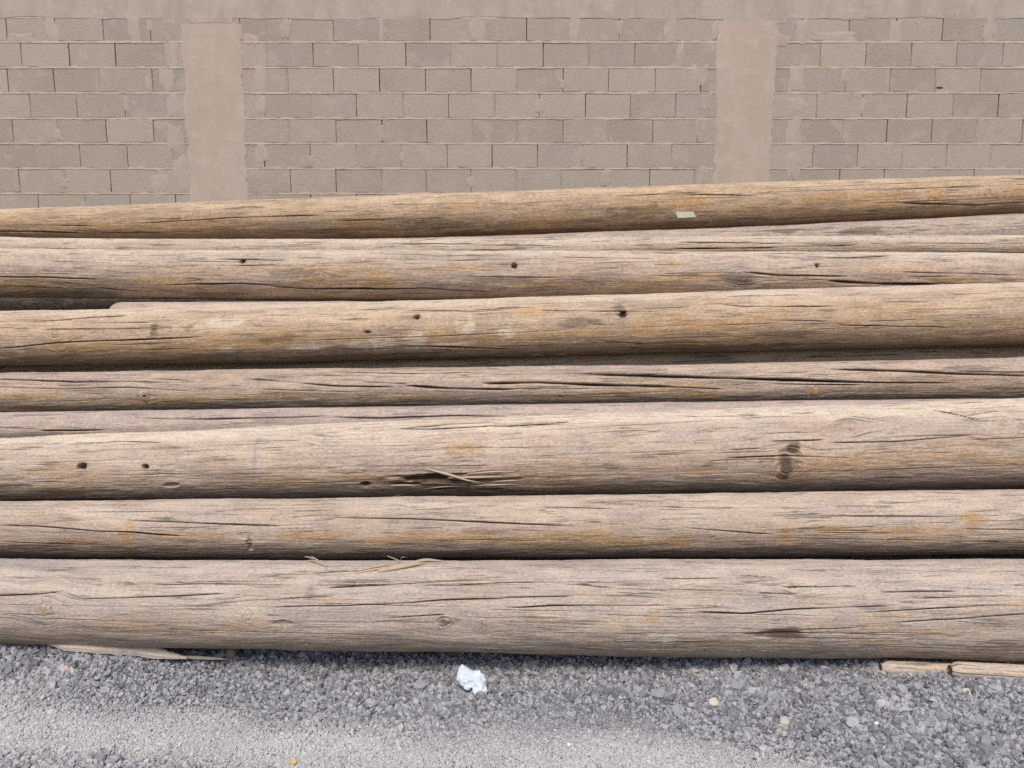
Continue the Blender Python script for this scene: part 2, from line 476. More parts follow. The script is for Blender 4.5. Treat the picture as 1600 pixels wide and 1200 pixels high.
def smear(u, v, ru, rv, seed, proud=0.0012, c=None):
    c = c or at_y(u, v, WY)
    sx, sz = ru * 0.00585, rv * 0.0056
    rs = np.random.RandomState(seed)
    n = 36
    ph = np.linspace(0, 2 * math.pi, n, endpoint=False)
    cx, cy = np.cos(ph) * 1.6 + seed * 3.3, np.sin(ph) * 1.6 + seed
    rad = 0.35 + 1.25 * fbm(cx, cy, 80, 4)
    V = [(c.x, -proud - 0.001, c.z)]
    pw = lambda a: math.copysign(abs(a) ** 0.6, a)
    for f, y in ((0.45, -proud - 0.0006), (0.82, -proud * 0.8 - 0.0006), (1.0, 0.0)):
        for k in range(n):
            V.append((c.x + pw(math.cos(ph[k])) * sx * rad[k] * f, y + rs.uniform(-.0006, .0006), c.z + pw(math.sin(ph[k])) * sz * rad[k] * f))
    F = [(0, 1 + (k + 1) % n, 1 + k) for k in range(n)]
    for q in range(2):
        a, b = 1 + q * n, 1 + (q + 1) * n
        F += [(a + k, a + (k + 1) % n, b + (k + 1) % n, b + k) for k in range(n)]
    F = [f[::-1] for f in F]
    link("mortar_smear", mesh_from("mortar_smear", V, F, True), M_SMEAR, wall)
SM = [(80, 47, 9, 19), (211, 46, 9, 20), (268, 85, 11, 20), (262, 125, 12, 16), (232, 130, 6, 12), (270, 165, 12, 18), (197, 163, 5, 14), (274, 218, 13, 22),
      (250, 285, 14, 16), (246, 290, 6, 22), (285, 268, 12, 26), (446, 46, 8, 16), (405, 122, 8, 18), (408, 165, 6, 16), (409, 240, 9, 16),
      (600, 43, 8, 18), (746, 42, 10, 18), (897, 45, 8, 20), (1047, 45, 9, 19), (1064, 86, 6, 20), (1093, 120, 13, 19), (1096, 200, 9, 18), (1097, 275, 8, 14),
      (1253, 48, 9, 20), (1310, 58, 34, 7), (1397, 50, 10, 20), (1547, 46, 9, 20), (1246, 122, 14, 22), (1241, 165, 16, 14), (1241, 205, 12, 20), (1238, 262, 11, 22),
      (1105, 160, 8, 14), (290, 60, 9, 10), (30, 60, 20, 7), (395, 62, 12, 8), (1215, 62, 16, 10), (1330, 22, 24, 9), (560, 66, 16, 3.4), (1150, 65, 14, 8)]
for i, s in enumerate(SM): smear(*s, seed=100 + i)

for i, (x, z) in enumerate(joint_smears): smear(0, 0, rngw.uniform(4, 8), rngw.uniform(7, 15), 300 + i, c=Vector((x, WY, z)))

# dark raised lens, its colour standing for shade in a chipped hollow
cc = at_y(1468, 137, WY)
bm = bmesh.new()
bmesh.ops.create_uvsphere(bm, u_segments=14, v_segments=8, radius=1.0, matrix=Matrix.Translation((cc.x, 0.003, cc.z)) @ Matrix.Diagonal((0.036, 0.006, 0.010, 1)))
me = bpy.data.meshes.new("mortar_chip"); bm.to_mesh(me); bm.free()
link("mortar_chip", me, plain("chip_shade", (0.07, 0.055, 0.045)), wall)

# ------------------------------------------------------------------ poles
class Pole:
    """a tapering weathered pole. stations: (u, v_top, v_bottom or None); Y distance of the axis."""
    def __init__(self, name, stations, Y, r=None, xl=-5.2, xr=5.2, u0=None, u1=None, seed=1, row=None, fine=True, Yfun=None):
        self.name, self.Y, self.seed, self.fine = name, Y, seed, fine
        XS, ZS, RS = [], [], []
        for st in stations:
            u, vt, vb = st[:3]
            rr = st[3] if len(st) > 3 else r
            at = elev(vt)
            if vb is None:
                ac = at - math.asin(rr / Y)
                for _ in range(6):
                    d = Y / math.cos(ac); ac = at - math.asin(rr / d)
                rad = rr
            else:
                ab = elev(vb); ac = (at + ab) / 2
                rad = Y / math.cos(ac) * math.sin((at - ab) / 2)
            z = HC + Y * math.tan(ac)
            zc = Y * CP - (z - HC) * SP
            XS.append((u - 800) / FPX * zc); ZS.append(z); RS.append(rad)
        self.XS = np.array(XS)
        deg = min(3, len(XS) - 1)
        self.pz = np.polyfit(XS, ZS, deg); self.pr = np.polyfit(XS, RS, min(2, len(XS) - 1))
        self.xa, self.xb = XS[0], XS[-1]
        self.rm = float(np.mean(RS))
        self.x0 = xl if u0 is None else self.u2x(u0)
        self.x1 = xr if u1 is None else self.u2x(u1)
        self.cr, self.sp = [], []
    def _ev(self, p, X, lim):
        X = np.asarray(X, float)
        Xc = np.clip(X, self.xa, self.xb)
        d = np.polyder(p)
        return np.polyval(p, Xc) + np.clip(np.polyval(d, Xc), -lim, lim) * (X - Xc)
    def z(self, X): return self._ev(self.pz, X, 0.06)
    def r(self, X): return np.clip(self._ev(self.pr, X, 0.012), 0.018, 0.24)
    def u2x(self, u):
        x = 0.0
        for _ in range(5):
            z = float(self.z(x)); zc = self.Y * CP - (z - HC) * SP
            x = (u - 800) / FPX * zc
        return x
    def hit(self, u, v):
        """photo position -> (X, theta) on the pole's surface, and metres per pixel there"""
        X = self.u2x(u)
        d = ray(u, v)
        for _ in range(3):
            z, rr = float(self.z(X)) - HC, float(self.r(X))
            a = d.y ** 2 + d.z ** 2; b = d.y * self.Y + d.z * z; c = self.Y ** 2 + z ** 2 - rr ** 2
            disc = b * b - a * c
            t = (b - math.sqrt(disc)) / a if disc > 0 else b / a
            X = d.x * t
        py, pz_ = d.y * t, d.z * t
        th = math.atan2(pz_ - z, self.Y - py)
        return X, th, t / FPX
    def surf(self, X, th, lift=0.0):
        z, rr = float(self.z(X)), float(self.r(X)) + lift
        return Vector((X, self.Y - rr * math.cos(th), z + rr * math.sin(th)))
    # features
    def cracks(self, *lst):
        for pts, w, dep in lst:
            P = [self.hit(u, v) for u, v in pts]
            self.cr.append((np.array([p[0] for p in P]), np.array([p[1] for p in P]) * self.rm, w, dep))
    def spot(self, kind, u, v, ru, rv, k=1.0):
        X, th, mp = self.hit(u, v)
        self.sp.append((kind, X, th * self.rm, ru * mp, rv * mp * (1.0 if kind in ('hole',) else 1.15), k))
    def build(self, mat, label, group, n_rand=70, upper_mid=0.12, ochre_amt=0.5, rough=1.0, top_pale=0.0):
        rs = np.random.RandomState(self.seed * 13 + 5)
        rm, fine = self.rm, self.fine
        mpp = self.Y / FPX
        ds = max(0.0018, mpp * 0.82) if fine else 0.012
        dx = mpp * (5.0 if fine else 20)
        vis_l, vis_r = self.u2x(-60), self.u2x(1660)
        # x stations
        feats = [(s[1], max(0.02, s[3] * 1.6)) for s in self.sp if s[0] in ('hole', 'knot', 'gouge')] if fine else []
        xs = [self.x0]
        while xs[-1] < self.x1:
            x = xs[-1]
            if x < vis_l or x > vis_r: st = 0.06 if fine else 0.15
            else:
                st = dx
                for fx, fr in feats:
                    if abs(x - fx) < fr + 0.01: st = dx * 0.28; break
                if x < vis_l: st = min(st, vis_l - x)
            xs.append(x + st)
        xs[-1] = self.x1
        xs = np.array(xs)
        tha, thb = math.radians(-85), math.radians(135)
        nf = max(10, int((thb - tha) * rm / ds))
        th = np.concatenate([np.linspace(tha, thb, nf), np.linspace(thb, tha + 2 * math.pi, 16)[1:-1]])
        X, T = np.meshgrid(xs, th)                # rows: theta, columns: x
        S = T * rm
        D = np.zeros_like(X); crack = np.zeros_like(X); och = np.zeros_like(X); dark = np.zeros_like(X)
        pale = np.zeros_like(X); blue = np.zeros_like(X)
        sd = self.seed * 7.31
        # grain deflected round the knots
        SW = S + (fbm(X * 1.1 + sd, S * 3 + sd, 3, 2) - 0.5) * 0.03
        for kind, x, s, a, b, k in self.sp:
            if kind == 'knot':
                e = np.exp(-((X - x) / (a * 3.2)) ** 2 - ((S - s) / (b * 3.0)) ** 2)
                SW = SW - (S - s) * 0.8 * e
        # overall shape
        D += (fbm(X * 1.3 + sd, T * 1.1 + sd, 5, 3) - 0.5) * 0.008 * rough
        D += (fbm(X * 5 + sd, S * 14 + sd, 9, 3) - 0.5) * 0.0060 * rough
        if fine:
            D += (fbm(X * 8 + sd, SW * 110 + sd, 12, 3) - 0.5) * 0.0010 * rough
            D += (fbm(X * 28 + sd, SW * 170 + sd, 14, 2) - 0.5) * 0.0012 * rough
            D += (fbm(X * 45 + sd, S * 60 + sd, 15, 2) - 0.5) * 0.0016 * rough
            # flakes: terraces where thin layers of wood have come off
            fl = fbm(X * 2.5 + sd * 2, SW * 24 + sd, 16, 3)
            for lv in (0.42, 0.58): D += 0.0009 * rough * sstep(lv - 0.012, lv + 0.012, fl)
        # natural ochre patches
        on = fbm(X * 1.6 + sd, SW * 11 + sd * 3, 18, 3)
        lowb = np.exp(-((T + 0.15) / 0.75) ** 2)
        och += np.clip((on - 0.50) * 4.5, 0, 1) * lowb * ochre_amt
        dn = fbm(X * 2.1 + sd * 5, SW * 16 + sd, 20, 3)
        dark += np.clip((dn - 0.60) * 3.0, 0, 0.3)
        if top_pale: pale += top_pale * sstep(0.75, 1.25, T + (fbm(X * 3 + sd, SW * 25, 34, 3) - 0.5) * 0.5)  # pale top-edge wood, brightened in colour to carry the lit rim
        # cracks
        cr = list(self.cr)
        if fine:
            for _ in range(int(n_rand * 0.6)):
                L = rs.uniform(0.15, 0.6) if rs.rand() < 0.65 else rs.uniform(0.6, 1.8)
                x = rs.uniform(vis_l, vis_r); s = rs.uniform(-0.9, 1.9) * rm
                sl = rs.uniform(-0.03, 0.03) * L
                cr.append((np.array([x, x + L / 2, x + L]), np.array([s, s + sl * .3 + rs.uniform(-.003, .003), s + sl]), rs.uniform(0.15, 0.6), rs.uniform(0.001, 0.0035)))
            for cx, csn, w, dep in cr:
                i0, i1 = np.searchsorted(xs, cx[0]), np.searchsorted(xs, cx[-1])
                if i1 - i0 < 2: continue
                xx = xs[i0:i1]
                sc = np.interp(xx, cx, csn) + (fbm(xx * 9 + sd, xx * 0 + csn[0] * 50, 22, 3) - 0.5) * 0.0035
                t = (xx - cx[0]) / (cx[-1] - cx[0])
                env = np.clip(np.minimum(t, 1 - t) * 7, 0, 1) ** 0.6 * (0.45 + 0.9 * vnoise(xx * 6 + sd, xx * 0 + csn[0] * 70, 24))
                ww = ds * (0.42 + 0.36 * w) * (0.7 + 0.5 * env)
                smin, smax = sc.min() - 5 * ds * (1 + w), sc.max() + 5 * ds * (1 + w)
                j0, j1 = np.searchsorted(S[:nf, 0], smin), np.searchsorted(S[:nf, 0], smax)
                if j1 <= j0: continue
                q = (S[j0:j1, i0:i1] - sc[None, :]) / ww[None, :]
                pr = np.exp(-q * q) * env[None, :]
                D[j0:j1, i0:i1] -= dep * pr
                # raised lip above the split
                D[j0:j1, i0:i1] += dep * 0.16 * np.exp(-(q - 2.4) ** 2 / 2) * env[None, :]
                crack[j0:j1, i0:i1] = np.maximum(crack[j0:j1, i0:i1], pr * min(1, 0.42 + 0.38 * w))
        for kind, x, s, a, b, k in self.sp:
            dxn, dsn = (X - x) / a, (S - s) / b
            if kind in ('ochre', 'dark', 'pale', 'blue'):
                q = np.sqrt(dxn ** 2 + dsn ** 2) + (fbm(X * 14, SW * 60, 26, 3) - 0.5) * 1.3
                m = sstep(1.15, 0.55, q) * k
                tgt = {'ochre': och, 'dark': dark, 'pale': pale, 'blue': blue}[kind]
                np.maximum(tgt, m, out=tgt)
            elif kind == 'hole':
                q = np.sqrt(dxn ** 2 + dsn ** 2) + (fbm(X * 60, S * 120, 39, 2) - 0.5) * 0.9
                m = sstep(1.2, 0.75, q)
                D -= 0.035 * k * m
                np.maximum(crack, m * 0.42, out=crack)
                np.maximum(dark, sstep(2.2, 1.0, q) * 0.5, out=dark)
            elif kind == 'knot':
                q = np.sqrt(dxn ** 2 + dsn ** 2) + (fbm(X * 30, S * 60, 38, 2) - 0.5) * 0.9
                m = sstep(1.2, 0.6, q)
                D += 0.005 * k * sstep(2.0, 0.3, q) - 0.0025 * sstep(1.15, 0.95, q) * sstep(0.65, 0.85, q)
                D += 0.0006 * np.sin(q * 9 + 6 * fbm(X * 20, S * 40, 37, 2)) * sstep(3.2, 1.0, q)
                np.maximum(dark, sstep(0.2, 0.0, np.abs(q - 1.0)) * 0.35, out=dark)
                np.maximum(och, m * 0.55, out=och)
                np.maximum(dark, 0.5 * k * sstep(0.35, 0.1, q), out=dark)
            elif kind == 'gouge':
                q = np.sqrt(dxn ** 2 + dsn ** 2) + (fbm(X * 10, SW * 90, 28, 3) - 0.5) * 0.9
                m = sstep(1.1, 0.7, q)
                D -= 0.020 * k * m * (0.4 + 1.2 * fbm(X * 6, SW * 130, 30, 2))
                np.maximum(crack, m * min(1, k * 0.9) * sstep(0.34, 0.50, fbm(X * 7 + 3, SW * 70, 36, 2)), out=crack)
                np.maximum(dark, m * 0.9 * k, out=dark)
        # paler upper side
        bl = sstep(-0.75, 0.75, T - upper_mid + (fbm(X * 1.7 + sd, SW * 9, 32, 3) - 0.5) * 1.6)
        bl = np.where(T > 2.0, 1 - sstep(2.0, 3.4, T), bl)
        Zc, R = self.z(xs)[None, :], self.r(xs)[None, :]
        # blunt, slightly rounded ends
        endd = np.minimum(xs - self.x0, self.x1 - xs)
        R = R - 0.012 * (1 - sstep(0, 0.03, endd))[None, :]
        Rt = R + D
        P = np.stack([X, self.Y - Rt * np.cos(T), Zc + Rt * np.sin(T)], -1)
        nt, nx = X.shape
        V = P.reshape(-1, 3)
        caps = np.array([[self.x0 + 0.002, self.Y, float(self.z(self.x0))], [self.x1 - 0.002, self.Y, float(self.z(self.x1))]])
        V = np.vstack([V, caps])
        ii, jj = np.meshgrid(np.arange(nx - 1), np.arange(nt))
        j2 = (jj + 1) % nt
        Q = np.stack([jj * nx + ii, jj * nx + ii + 1, j2 * nx + ii + 1, j2 * nx + ii], -1).reshape(-1, 4)
        nq = len(Q)
        jr = np.arange(nt); jn = (jr + 1) % nt
        c0, c1 = nt * nx, nt * nx + 1
        T0 = np.stack([np.full(nt, c0), jr * nx, jn * nx], -1)
        T1 = np.stack([np.full(nt, c1), jn * nx + nx - 1, jr * nx + nx - 1], -1)
        tri = np.vstack([T0, T1])
        me = bpy.data.meshes.new(self.name)
        me.vertices.add(len(V)); me.vertices.foreach_set("co", V.astype(np.float32).ravel())
        nl = nq * 4 + len(tri) * 3
        me.loops.add(nl)
        li = np.concatenate([Q.ravel(), tri.ravel()]).astype(np.int32)
        me.loops.foreach_set("vertex_index", li)
        me.polygons.add(nq + len(tri))
        me.polygons.foreach_set("loop_start", np.concatenate([np.arange(nq) * 4, nq * 4 + np.arange(len(tri)) * 3]).astype(np.int32))
        mi = np.zeros(nq + len(tri), np.int32); mi[nq:] = 1
        me.materials.append(mat); me.materials.append(END)
        me.polygons.foreach_set("material_index", mi)
        sm = np.ones(nq + len(tri), bool); sm[nq:] = False
        me.polygons.foreach_set("use_smooth", sm)
        me.update(calc_edges=True)
        uv = me.uv_layers.new(name="grain")
        vu = np.concatenate([np.stack([X, SW], -1).reshape(-1, 2), np.zeros((2, 2))])
        uv.data.foreach_set("uv", vu[li].astype(np.float32).ravel())
        def col_attr(nm, a, b, c):
            A = me.color_attributes.new(nm, 'FLOAT_COLOR', 'POINT')
            arr = np.ones((len(V), 4), np.float32)
            arr[:-2, 0] = a.ravel(); arr[:-2, 1] = b.ravel(); arr[:-2, 2] = c.ravel()
            A.data.foreach_set("color", np.clip(arr, 0, 1).ravel())
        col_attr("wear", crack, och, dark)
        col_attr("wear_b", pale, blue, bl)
        o = link(self.name, me)
        tag(o, label, "pole", group)
        self.obj = o
        return o
    def splinter(self, pts, w, lift, mat):
        """a torn sliver lying along the surface; pts (u, v, lift in m)"""
        C = []
        for (u, v, lf) in pts:
            X, t, mp = self.hit(u, v)
            C.append(self.surf(X, t, lf + lift))
        n = 10
        cc = [np.array([p[i] for p in C]) for i in range(3)]
        tt = np.linspace(0, 1, len(C)); tn = np.linspace(0, 1, n)
        pc = [np.interp(tn, tt, c) for c in cc]
        V, F = [], []
        for i in range(n):
            ww = w * (1 - 0.85 * abs(2 * tn[i] - 0.7) ** 1.5) * 0.5
            ww = max(ww, w * 0.06)
            p = np.array([pc[0][i], pc[1][i], pc[2][i]])
            V += [p + (0, 0.2 * ww, ww), p + (0, -0.8 * ww, 0), p + (0, 0.2 * ww, -ww), p + (0, 0.8 * ww, 0)]
        for i in range(n - 1):
            a = 4 * i
            for k in range(4): F.append((a + k, a + (k + 1) % 4, a + 4 + (k + 1) % 4, a + 4 + k))
        F += [(3, 2, 1, 0), (4 * n - 4, 4 * n - 3, 4 * n - 2, 4 * n - 1)]
        link("splinter", mesh_from("splinter", V, F), mat, self.obj)

G = "weathered wooden poles in the stack"
M_SPL = plain("torn_wood", (0.42, 0.325, 0.245))
M_SPLD = plain("torn_wood_dark", (0.34, 0.24, 0.17))
W = {n: wood_material("weathered_wood_" + n, *v) for n, v in {
    "a": ((0.5, 0.425, 0.36), (0.42, 0.345, 0.285), 1.0, 0.6, 0.72),
    "b": ((0.52, 0.43, 0.35), (0.42, 0.325, 0.25), 2.0, 0.5, 0.8),
    "c": ((0.54, 0.44, 0.355), (0.44, 0.33, 0.255), 3.0, 0.5, 0.88),
    "d": ((0.43, 0.35, 0.305), (0.39, 0.31, 0.265), 4.0, 0.3, 0.95),
    "e": ((0.46, 0.36, 0.285), (0.37, 0.28, 0.215), 5.0, 0.45, 1.0),
    "f": ((0.54, 0.41, 0.285), (0.42, 0.305, 0.215), 6.0, 0.35, 1.08),
    "g": ((0.52, 0.43, 0.35), (0.44, 0.36, 0.29), 7.0, 0.4, 1.0),
    "h": ((0.52, 0.42, 0.33), (0.4, 0.295, 0.225), 8.0, 0.6, 1.2),
    "i": ((0.54, 0.45, 0.365), (0.46, 0.37, 0.29), 9.0, 0.2, 1.25),
    "j": ((0.42, 0.34, 0.28), (0.34, 0.27, 0.225), 10.0, 0.6, 1.3),
    "k": ((0.51, 0.375, 0.245), (0.37, 0.26, 0.17), 11.0, 0.3, 1.38)}.items()}

M_GAP_SHADE = wood_material("gap_shade_wood", (0.15, 0.115, 0.09), (0.10, 0.075, 0.06), 15.0, 0.4, 1.2)  # wood darkened so its colour gives the deep shade between poles

# K: topmost
P = Pole("wooden_pole", [(0, 328, 374), (400, 312, 375), (800, 297, 369), (1200, 286, 351), (1600, 273, 334)], 5.46, seed=11)
P.cracks(([(-40, 361), (60, 362), (130, 364)], 2.2, .010), ([(60, 352), (160, 353)], .8, .004), ([(205, 350), (290, 345), (370, 340), (510, 336)], 1.3, .006),
         ([(1400, 317), (1470, 319), (1520, 321), (1560, 318), (1610, 316)], 1.6, .008), ([(1060, 303), (1190, 306)], 1, .005), ([(950, 307), (1100, 300)], .8, .004),
         ([(150, 364), (330, 361)], 1, .004), ([(600, 320), (760, 318)], .9, .004), ([(520, 345), (700, 341)], .8, .004))
P.spot('knot', 1462, 306, 6, 6, .6); P.spot('knot', 1539, 300, 5, 4, .6)
for a in ((250, 350, 30, 10), (560, 350, 60, 8), (720, 320, 30, 9), (850, 345, 60, 10), (1080, 317, 40, 8), (1300, 310, 60, 8), (1458, 308, 14, 16), (1590, 300, 25, 10), (330, 352, 60, 8), (1180, 325, 50, 6)):
    P.spot('ochre', *a, .9)
for a in ((530, 360, 90, 7), (680, 350, 60, 10), (1000, 330, 60, 10), (820, 362, 160, 6), (1050, 350, 100, 5)): P.spot('dark', *a, .6)
k_o = P.build(W["k"], "topmost pole of the stack, honey-brown with a white tag, nearest the block wall", G, 60, 0.25, 1.1, top_pale=.25)
P.splinter([(778, 366, 0), (782, 358, .01), (790, 366, .02), (796, 371, .01)], .003, .004, M_SPL)
# white tag
tg = []
for u, v in ((1055, 331), (1083, 330.5), (1087, 338.5), (1059, 340)):
    X, t, mp = P.hit(u, v); tg.append((P.surf(X, t, 0.004), P.surf(X, t, 0.0065)))
V = [a for a, b in tg] + [b for a, b in tg]
tagp = link("tag_plate", mesh_from("tag_plate", V, [(3, 2, 1, 0), (4, 5, 6, 7), (0, 1, 5, 4), (1, 2, 6, 5), (2, 3, 7, 6), (3, 0, 4, 7)]), plain("tag_white", (0.95, 0.90, 0.76), .5), P.obj)
tagp["label"] = "small blank white slanted tag"

# J: behind, right
P = Pole("wooden_pole", [(0, 380, None), (400, 376, None), (800, 368.5, None), (1200, 352, None), (1600, 335, None)], 5.30, r=.125, seed=10)
P.spot('dark', 1350, 360, 40, 8, .7); P.spot('dark', 1230, 360, 30, 6, .7)
P.cracks(([(1370, 345), (1460, 352), (1490, 355)], .7, .004), ([(1100, 362), (1300, 358)], .7, .004))
P.build(W["j"], "grey shaded pole wedged directly beneath the tagged topmost pole at right", G, 30, -0.3, 0.2)
# I
P = Pole("wooden_pole", [(0, 369, None), (150, 374, None), (400, 374, None), (800, 371.5, None), (1200, 370, None), (1600, 367.5, None)], 5.03, r=.072, seed=9)
P.cracks(([(1050, 389), (1220, 387)], 1.4, .006), ([(1050, 378), (1230, 380)], .9, .005), ([(600, 380), (800, 382)], .8, .004), ([(1380, 380), (1620, 381)], .8, .004))
for a in ((1130, 388, 50, 4), (1400, 390, 60, 4), (780, 376, 40, 3)): P.spot('ochre', *a, .6)
P.build(W["i"], "pale pole showing only as a thin strip above the three-holed second pole from the top", G, 50, 0.1, 0.5, top_pale=.3)
P.splinter([(640, 378, 0), (680, 374, .003), (707, 371, .012)], .006, .003, M_SPL)
P.splinter([(560, 375, 0), (600, 373, .003), (625, 371, .006)], .005, .002, M_SPL)
# H
P = Pole("wooden_pole", [(0, 388, 464), (400, 391, 469), (800, 392, 468), (1200, 394, 469), (1600, 396, 470)], 4.74, seed=8)
P.cracks(([(-20, 433), (60, 433), (160, 437)], 1.4, .006), ([(240, 446), (300, 444), (380, 443), (440, 446)], 1.6, .007), ([(420, 447), (480, 452), (590, 450)], 2.2, .009),
         ([(150, 450), (240, 456)], 1, .005), ([(500, 450), (590, 452), (660, 450), (780, 457)], 1.7, .008), ([(1160, 425), (1210, 430), (1330, 432)], 1.7, .007),
         ([(1290, 439), (1360, 443), (1470, 445)], 3.4, .014), ([(1250, 400), (1330, 403), (1390, 401)], 1.6, .007), ([(330, 404), (450, 407)], 1, .005),
         ([(720, 432), (880, 434)], 1, .005), ([(0, 447), (140, 452)], .9, .004), ([(560, 404), (760, 407)], .9, .005), ([(870, 402), (1030, 404)], .9, .004), ([(1400, 425), (1600, 430)], .9, .004))
for a in ((379, 408, 4.0, 4.0), (803, 415, 4.2, 4.0), (1277, 415, 3.0, 3.0)): P.spot('hole', *a)
P.spot('dark', 790, 413, 12, 3, .6)
P.spot('knot', 1160, 433, 9, 7, .6); P.spot('knot', 500, 434, 8, 5, .4)
for a in ((40, 445, 70, 12), (590, 432, 24, 9), (720, 418, 60, 4), (860, 447, 70, 7), (500, 440, 40, 6), (1050, 415, 30, 6), (1000, 445, 50, 5), (270, 440, 60, 8), (1480, 440, 60, 6), (1060, 455, 60, 4)): P.spot('ochre', *a, .85)
for a in ((780, 436, 80, 6), (450, 425, 50, 6), (1150, 436, 30, 10), (100, 458, 90, 5), (330, 460, 80, 5)): P.spot('dark', *a, .55)
P.build(W["h"], "second pole from the top, with three small bolt holes along its pale upper face", G, 120, 0.1, 0.8, 1.3, top_pale=.7)
for a in ([(280, 466, .0), (292, 462, .006), (300, 467, .01)], [(200, 467, 0), (206, 462, .008), (212, 468, .01)]): P.splinter(a, .0025, .002, M_SPLD)
# G : end at left, behind F
P = Pole("wooden_pole", [(183, 472.5, None), (430, 471, None), (800, 473, None), (1600, 470, None)], 4.62, r=.11, u0=181, seed=7)
P.build(W["g"], "pole whose rounded left end peeks above the pole with the reddish scraped patch", G, 20, -0.2, 0.2)
# F
P = Pole("wooden_pole", [(0, 486, 572), (400, 478, 567), (800, 465, 557), (1200, 452, 550), (1600, 442, 541)], 4.28, seed=6)
P.cracks(([(-20, 546), (40, 541), (85, 536), (150, 533), (240, 530), (330, 526)], 1.6, .008), ([(-10, 503), (80, 501), (150, 496), (210, 494)], .9, .005),
         ([(840, 485), (1020, 487)], .9, .005), ([(1100, 472), (1160, 479), (1310, 478)], 1.5, .007), ([(1130, 463), (1260, 460)], 1.4, .006),
         ([(1370, 472), (1460, 472)], 1, .005), ([(620, 541), (700, 542), (795, 546)], 2.6, .010), ([(90, 540), (160, 515)], .5, .002), ([(60, 515), (240, 512)], .8, .004),
         ([(620, 484), (760, 487)], .9, .005), ([(1190, 500), (1300, 502)], .8, .004), ([(1300, 508), (1500, 512)], .8, .004), ([(930, 532), (1010, 537)], .9, .004))
for a in ((652, 495, 4.2, 4.2), (974, 491, 4.8, 4.6)): P.spot('hole', *a)
P.spot('hole', 575, 519, 4, 2.5, .4)
P.spot('dark', 968, 482, 11, 8, .7); P.spot('gouge', 240, 520, 6, 12, .35); P.spot('gouge', 295, 515, 7, 6, .3)
P.spot('knot', 1340, 500, 8, 5, .4); P.spot('knot', 85, 520, 5, 8, .3)
for a in ((900, 522, 50, 8), (1010, 512, 36, 16), (1120, 512, 70, 12), (1150, 528, 40, 9), (700, 524, 45, 6), (1060, 500, 30, 10), (830, 488, 30, 8), (380, 540, 80, 10), (120, 545, 60, 12), (280, 545, 90, 8), (1320, 503, 25, 5), (1070, 535, 70, 8), (760, 545, 40, 4)): P.spot('ochre', *a, .95)
for a in ((355, 545, 14, 7), (600, 535, 25, 10), (650, 533, 18, 12), (730, 515, 10, 10), (560, 540, 20, 7), (790, 520, 12, 10), (480, 542, 40, 5), (30, 545, 10, 8), (350, 505, 40, 8), (700, 538, 40, 3), (600, 536, 2.5, 12), (612, 538, 2, 10), (634, 530, 2.5, 16), (645, 526, 2.5, 22), (650, 536, 2, 14), (572, 543, 3, 8), (712, 505, 2, 10), (733, 500, 2.5, 14), (740, 510, 2, 8), (797, 520, 2.5, 12), (585, 540, 2, 9)): P.spot('pale', *a, .9)
for a in ((440, 530, 40, 8), (900, 505, 60, 8), (700, 560, 150, 7), (1040, 545, 100, 6), (1150, 540, 120, 6), (560, 556, 120, 6), (1230, 520, 60, 8)): P.spot('dark', *a, .6)
P.build(W["f"], "tan pole with scraped patch, white scratches and two bolt holes, third from top", G, 80, 0.15, 0.9, top_pale=.7)
for a in ([(830, 556, .0), (838, 551, .008), (850, 552, .012)], [(865, 556, 0), (878, 550, .01), (890, 553, .014)], [(880, 563, .01), (895, 555, .012), (912, 551, .004)], [(882, 565, .012), (893, 557, .012), (905, 553, .006)],
          [(1090, 551, .002), (1120, 553, .008), (1160, 550, .008), (1190, 548, .002)], [(590, 531, 0), (592, 540, .001), (591, 550, 0)], [(236, 522, 0), (243, 505, .004), (262, 495, .001)], [(286, 520, 0), (300, 508, .005), (318, 500, .001)], [(290, 522, 0), (308, 515, .003), (350, 512, 0)]):
    P.splinter(a, .0028, .002, M_SPL)
# G2: lies in shade between E and F
P = Pole("wooden_pole", [(5, 574, None), (230, 571, None), (800, 545, None), (1200, 535, None), (1600, 530, None)], 4.42, r=.125, u0=4, seed=14)
P.cracks(([(1250, 558), (1420, 554)], .8, .004))
P.build(W["k"], "shaded dark pole deep in the gap below the pole with the scraped patch", G, 30, 0.0, 0.3)
# E
P = Pole("wooden_pole", [(0, 583, 648), (400, 577, 642), (800, 574, 636), (1200, 566, 632), (1600, 558, 626)], 3.98, seed=5)
P.cracks(([(-30, 591), (120, 597), (200, 596), (270, 598)], 2.2, .010), ([(240, 591), (310, 596)], 1.3, .006), ([(-20, 604), (100, 608), (200, 605), (340, 614)], 1.3, .006),
         ([(370, 590), (520, 603), (620, 605)], 1.5, .007), ([(510, 582), (720, 583)], 1.1, .005), ([(630, 602), (700, 607), (810, 609)], 2.5, .011),
         ([(750, 599), (840, 598), (920, 601), (1050, 605)], 4.0, .018), ([(890, 583), (1080, 589), (1180, 592), (1340, 597)], 3.8, .018), ([(1190, 592), (1300, 597), (1500, 599)], 1.8, .009),
         ([(1290, 576), (1400, 579), (1500, 584), (1620, 588)], 3.6, .016), ([(1490, 580), (1620, 582)], 1.4, .007), ([(1030, 604), (1130, 608)], 1.2, .006), ([(400, 608), (560, 613)], 1, .005),
         ([(1200, 600), (1350, 602)], 1, .005), ([(-20, 600), (70, 601)], 1, .005), ([(560, 596), (640, 600)], 1, .005))
P.spot('knot', 226, 621, 5, 5, 1.4); P.spot('hole', 226, 619, 2.2, 2, .4); P.spot('knot', 1275, 612, 6, 8, .5)
for a in ((400, 621, 80, 6), (280, 626, 100, 8), (227, 620, 14, 8), (620, 622, 80, 5), (880, 620, 80, 5), (1275, 612, 14, 9), (1100, 618, 60, 6), (50, 620, 60, 8)): P.spot('ochre', *a, .85)
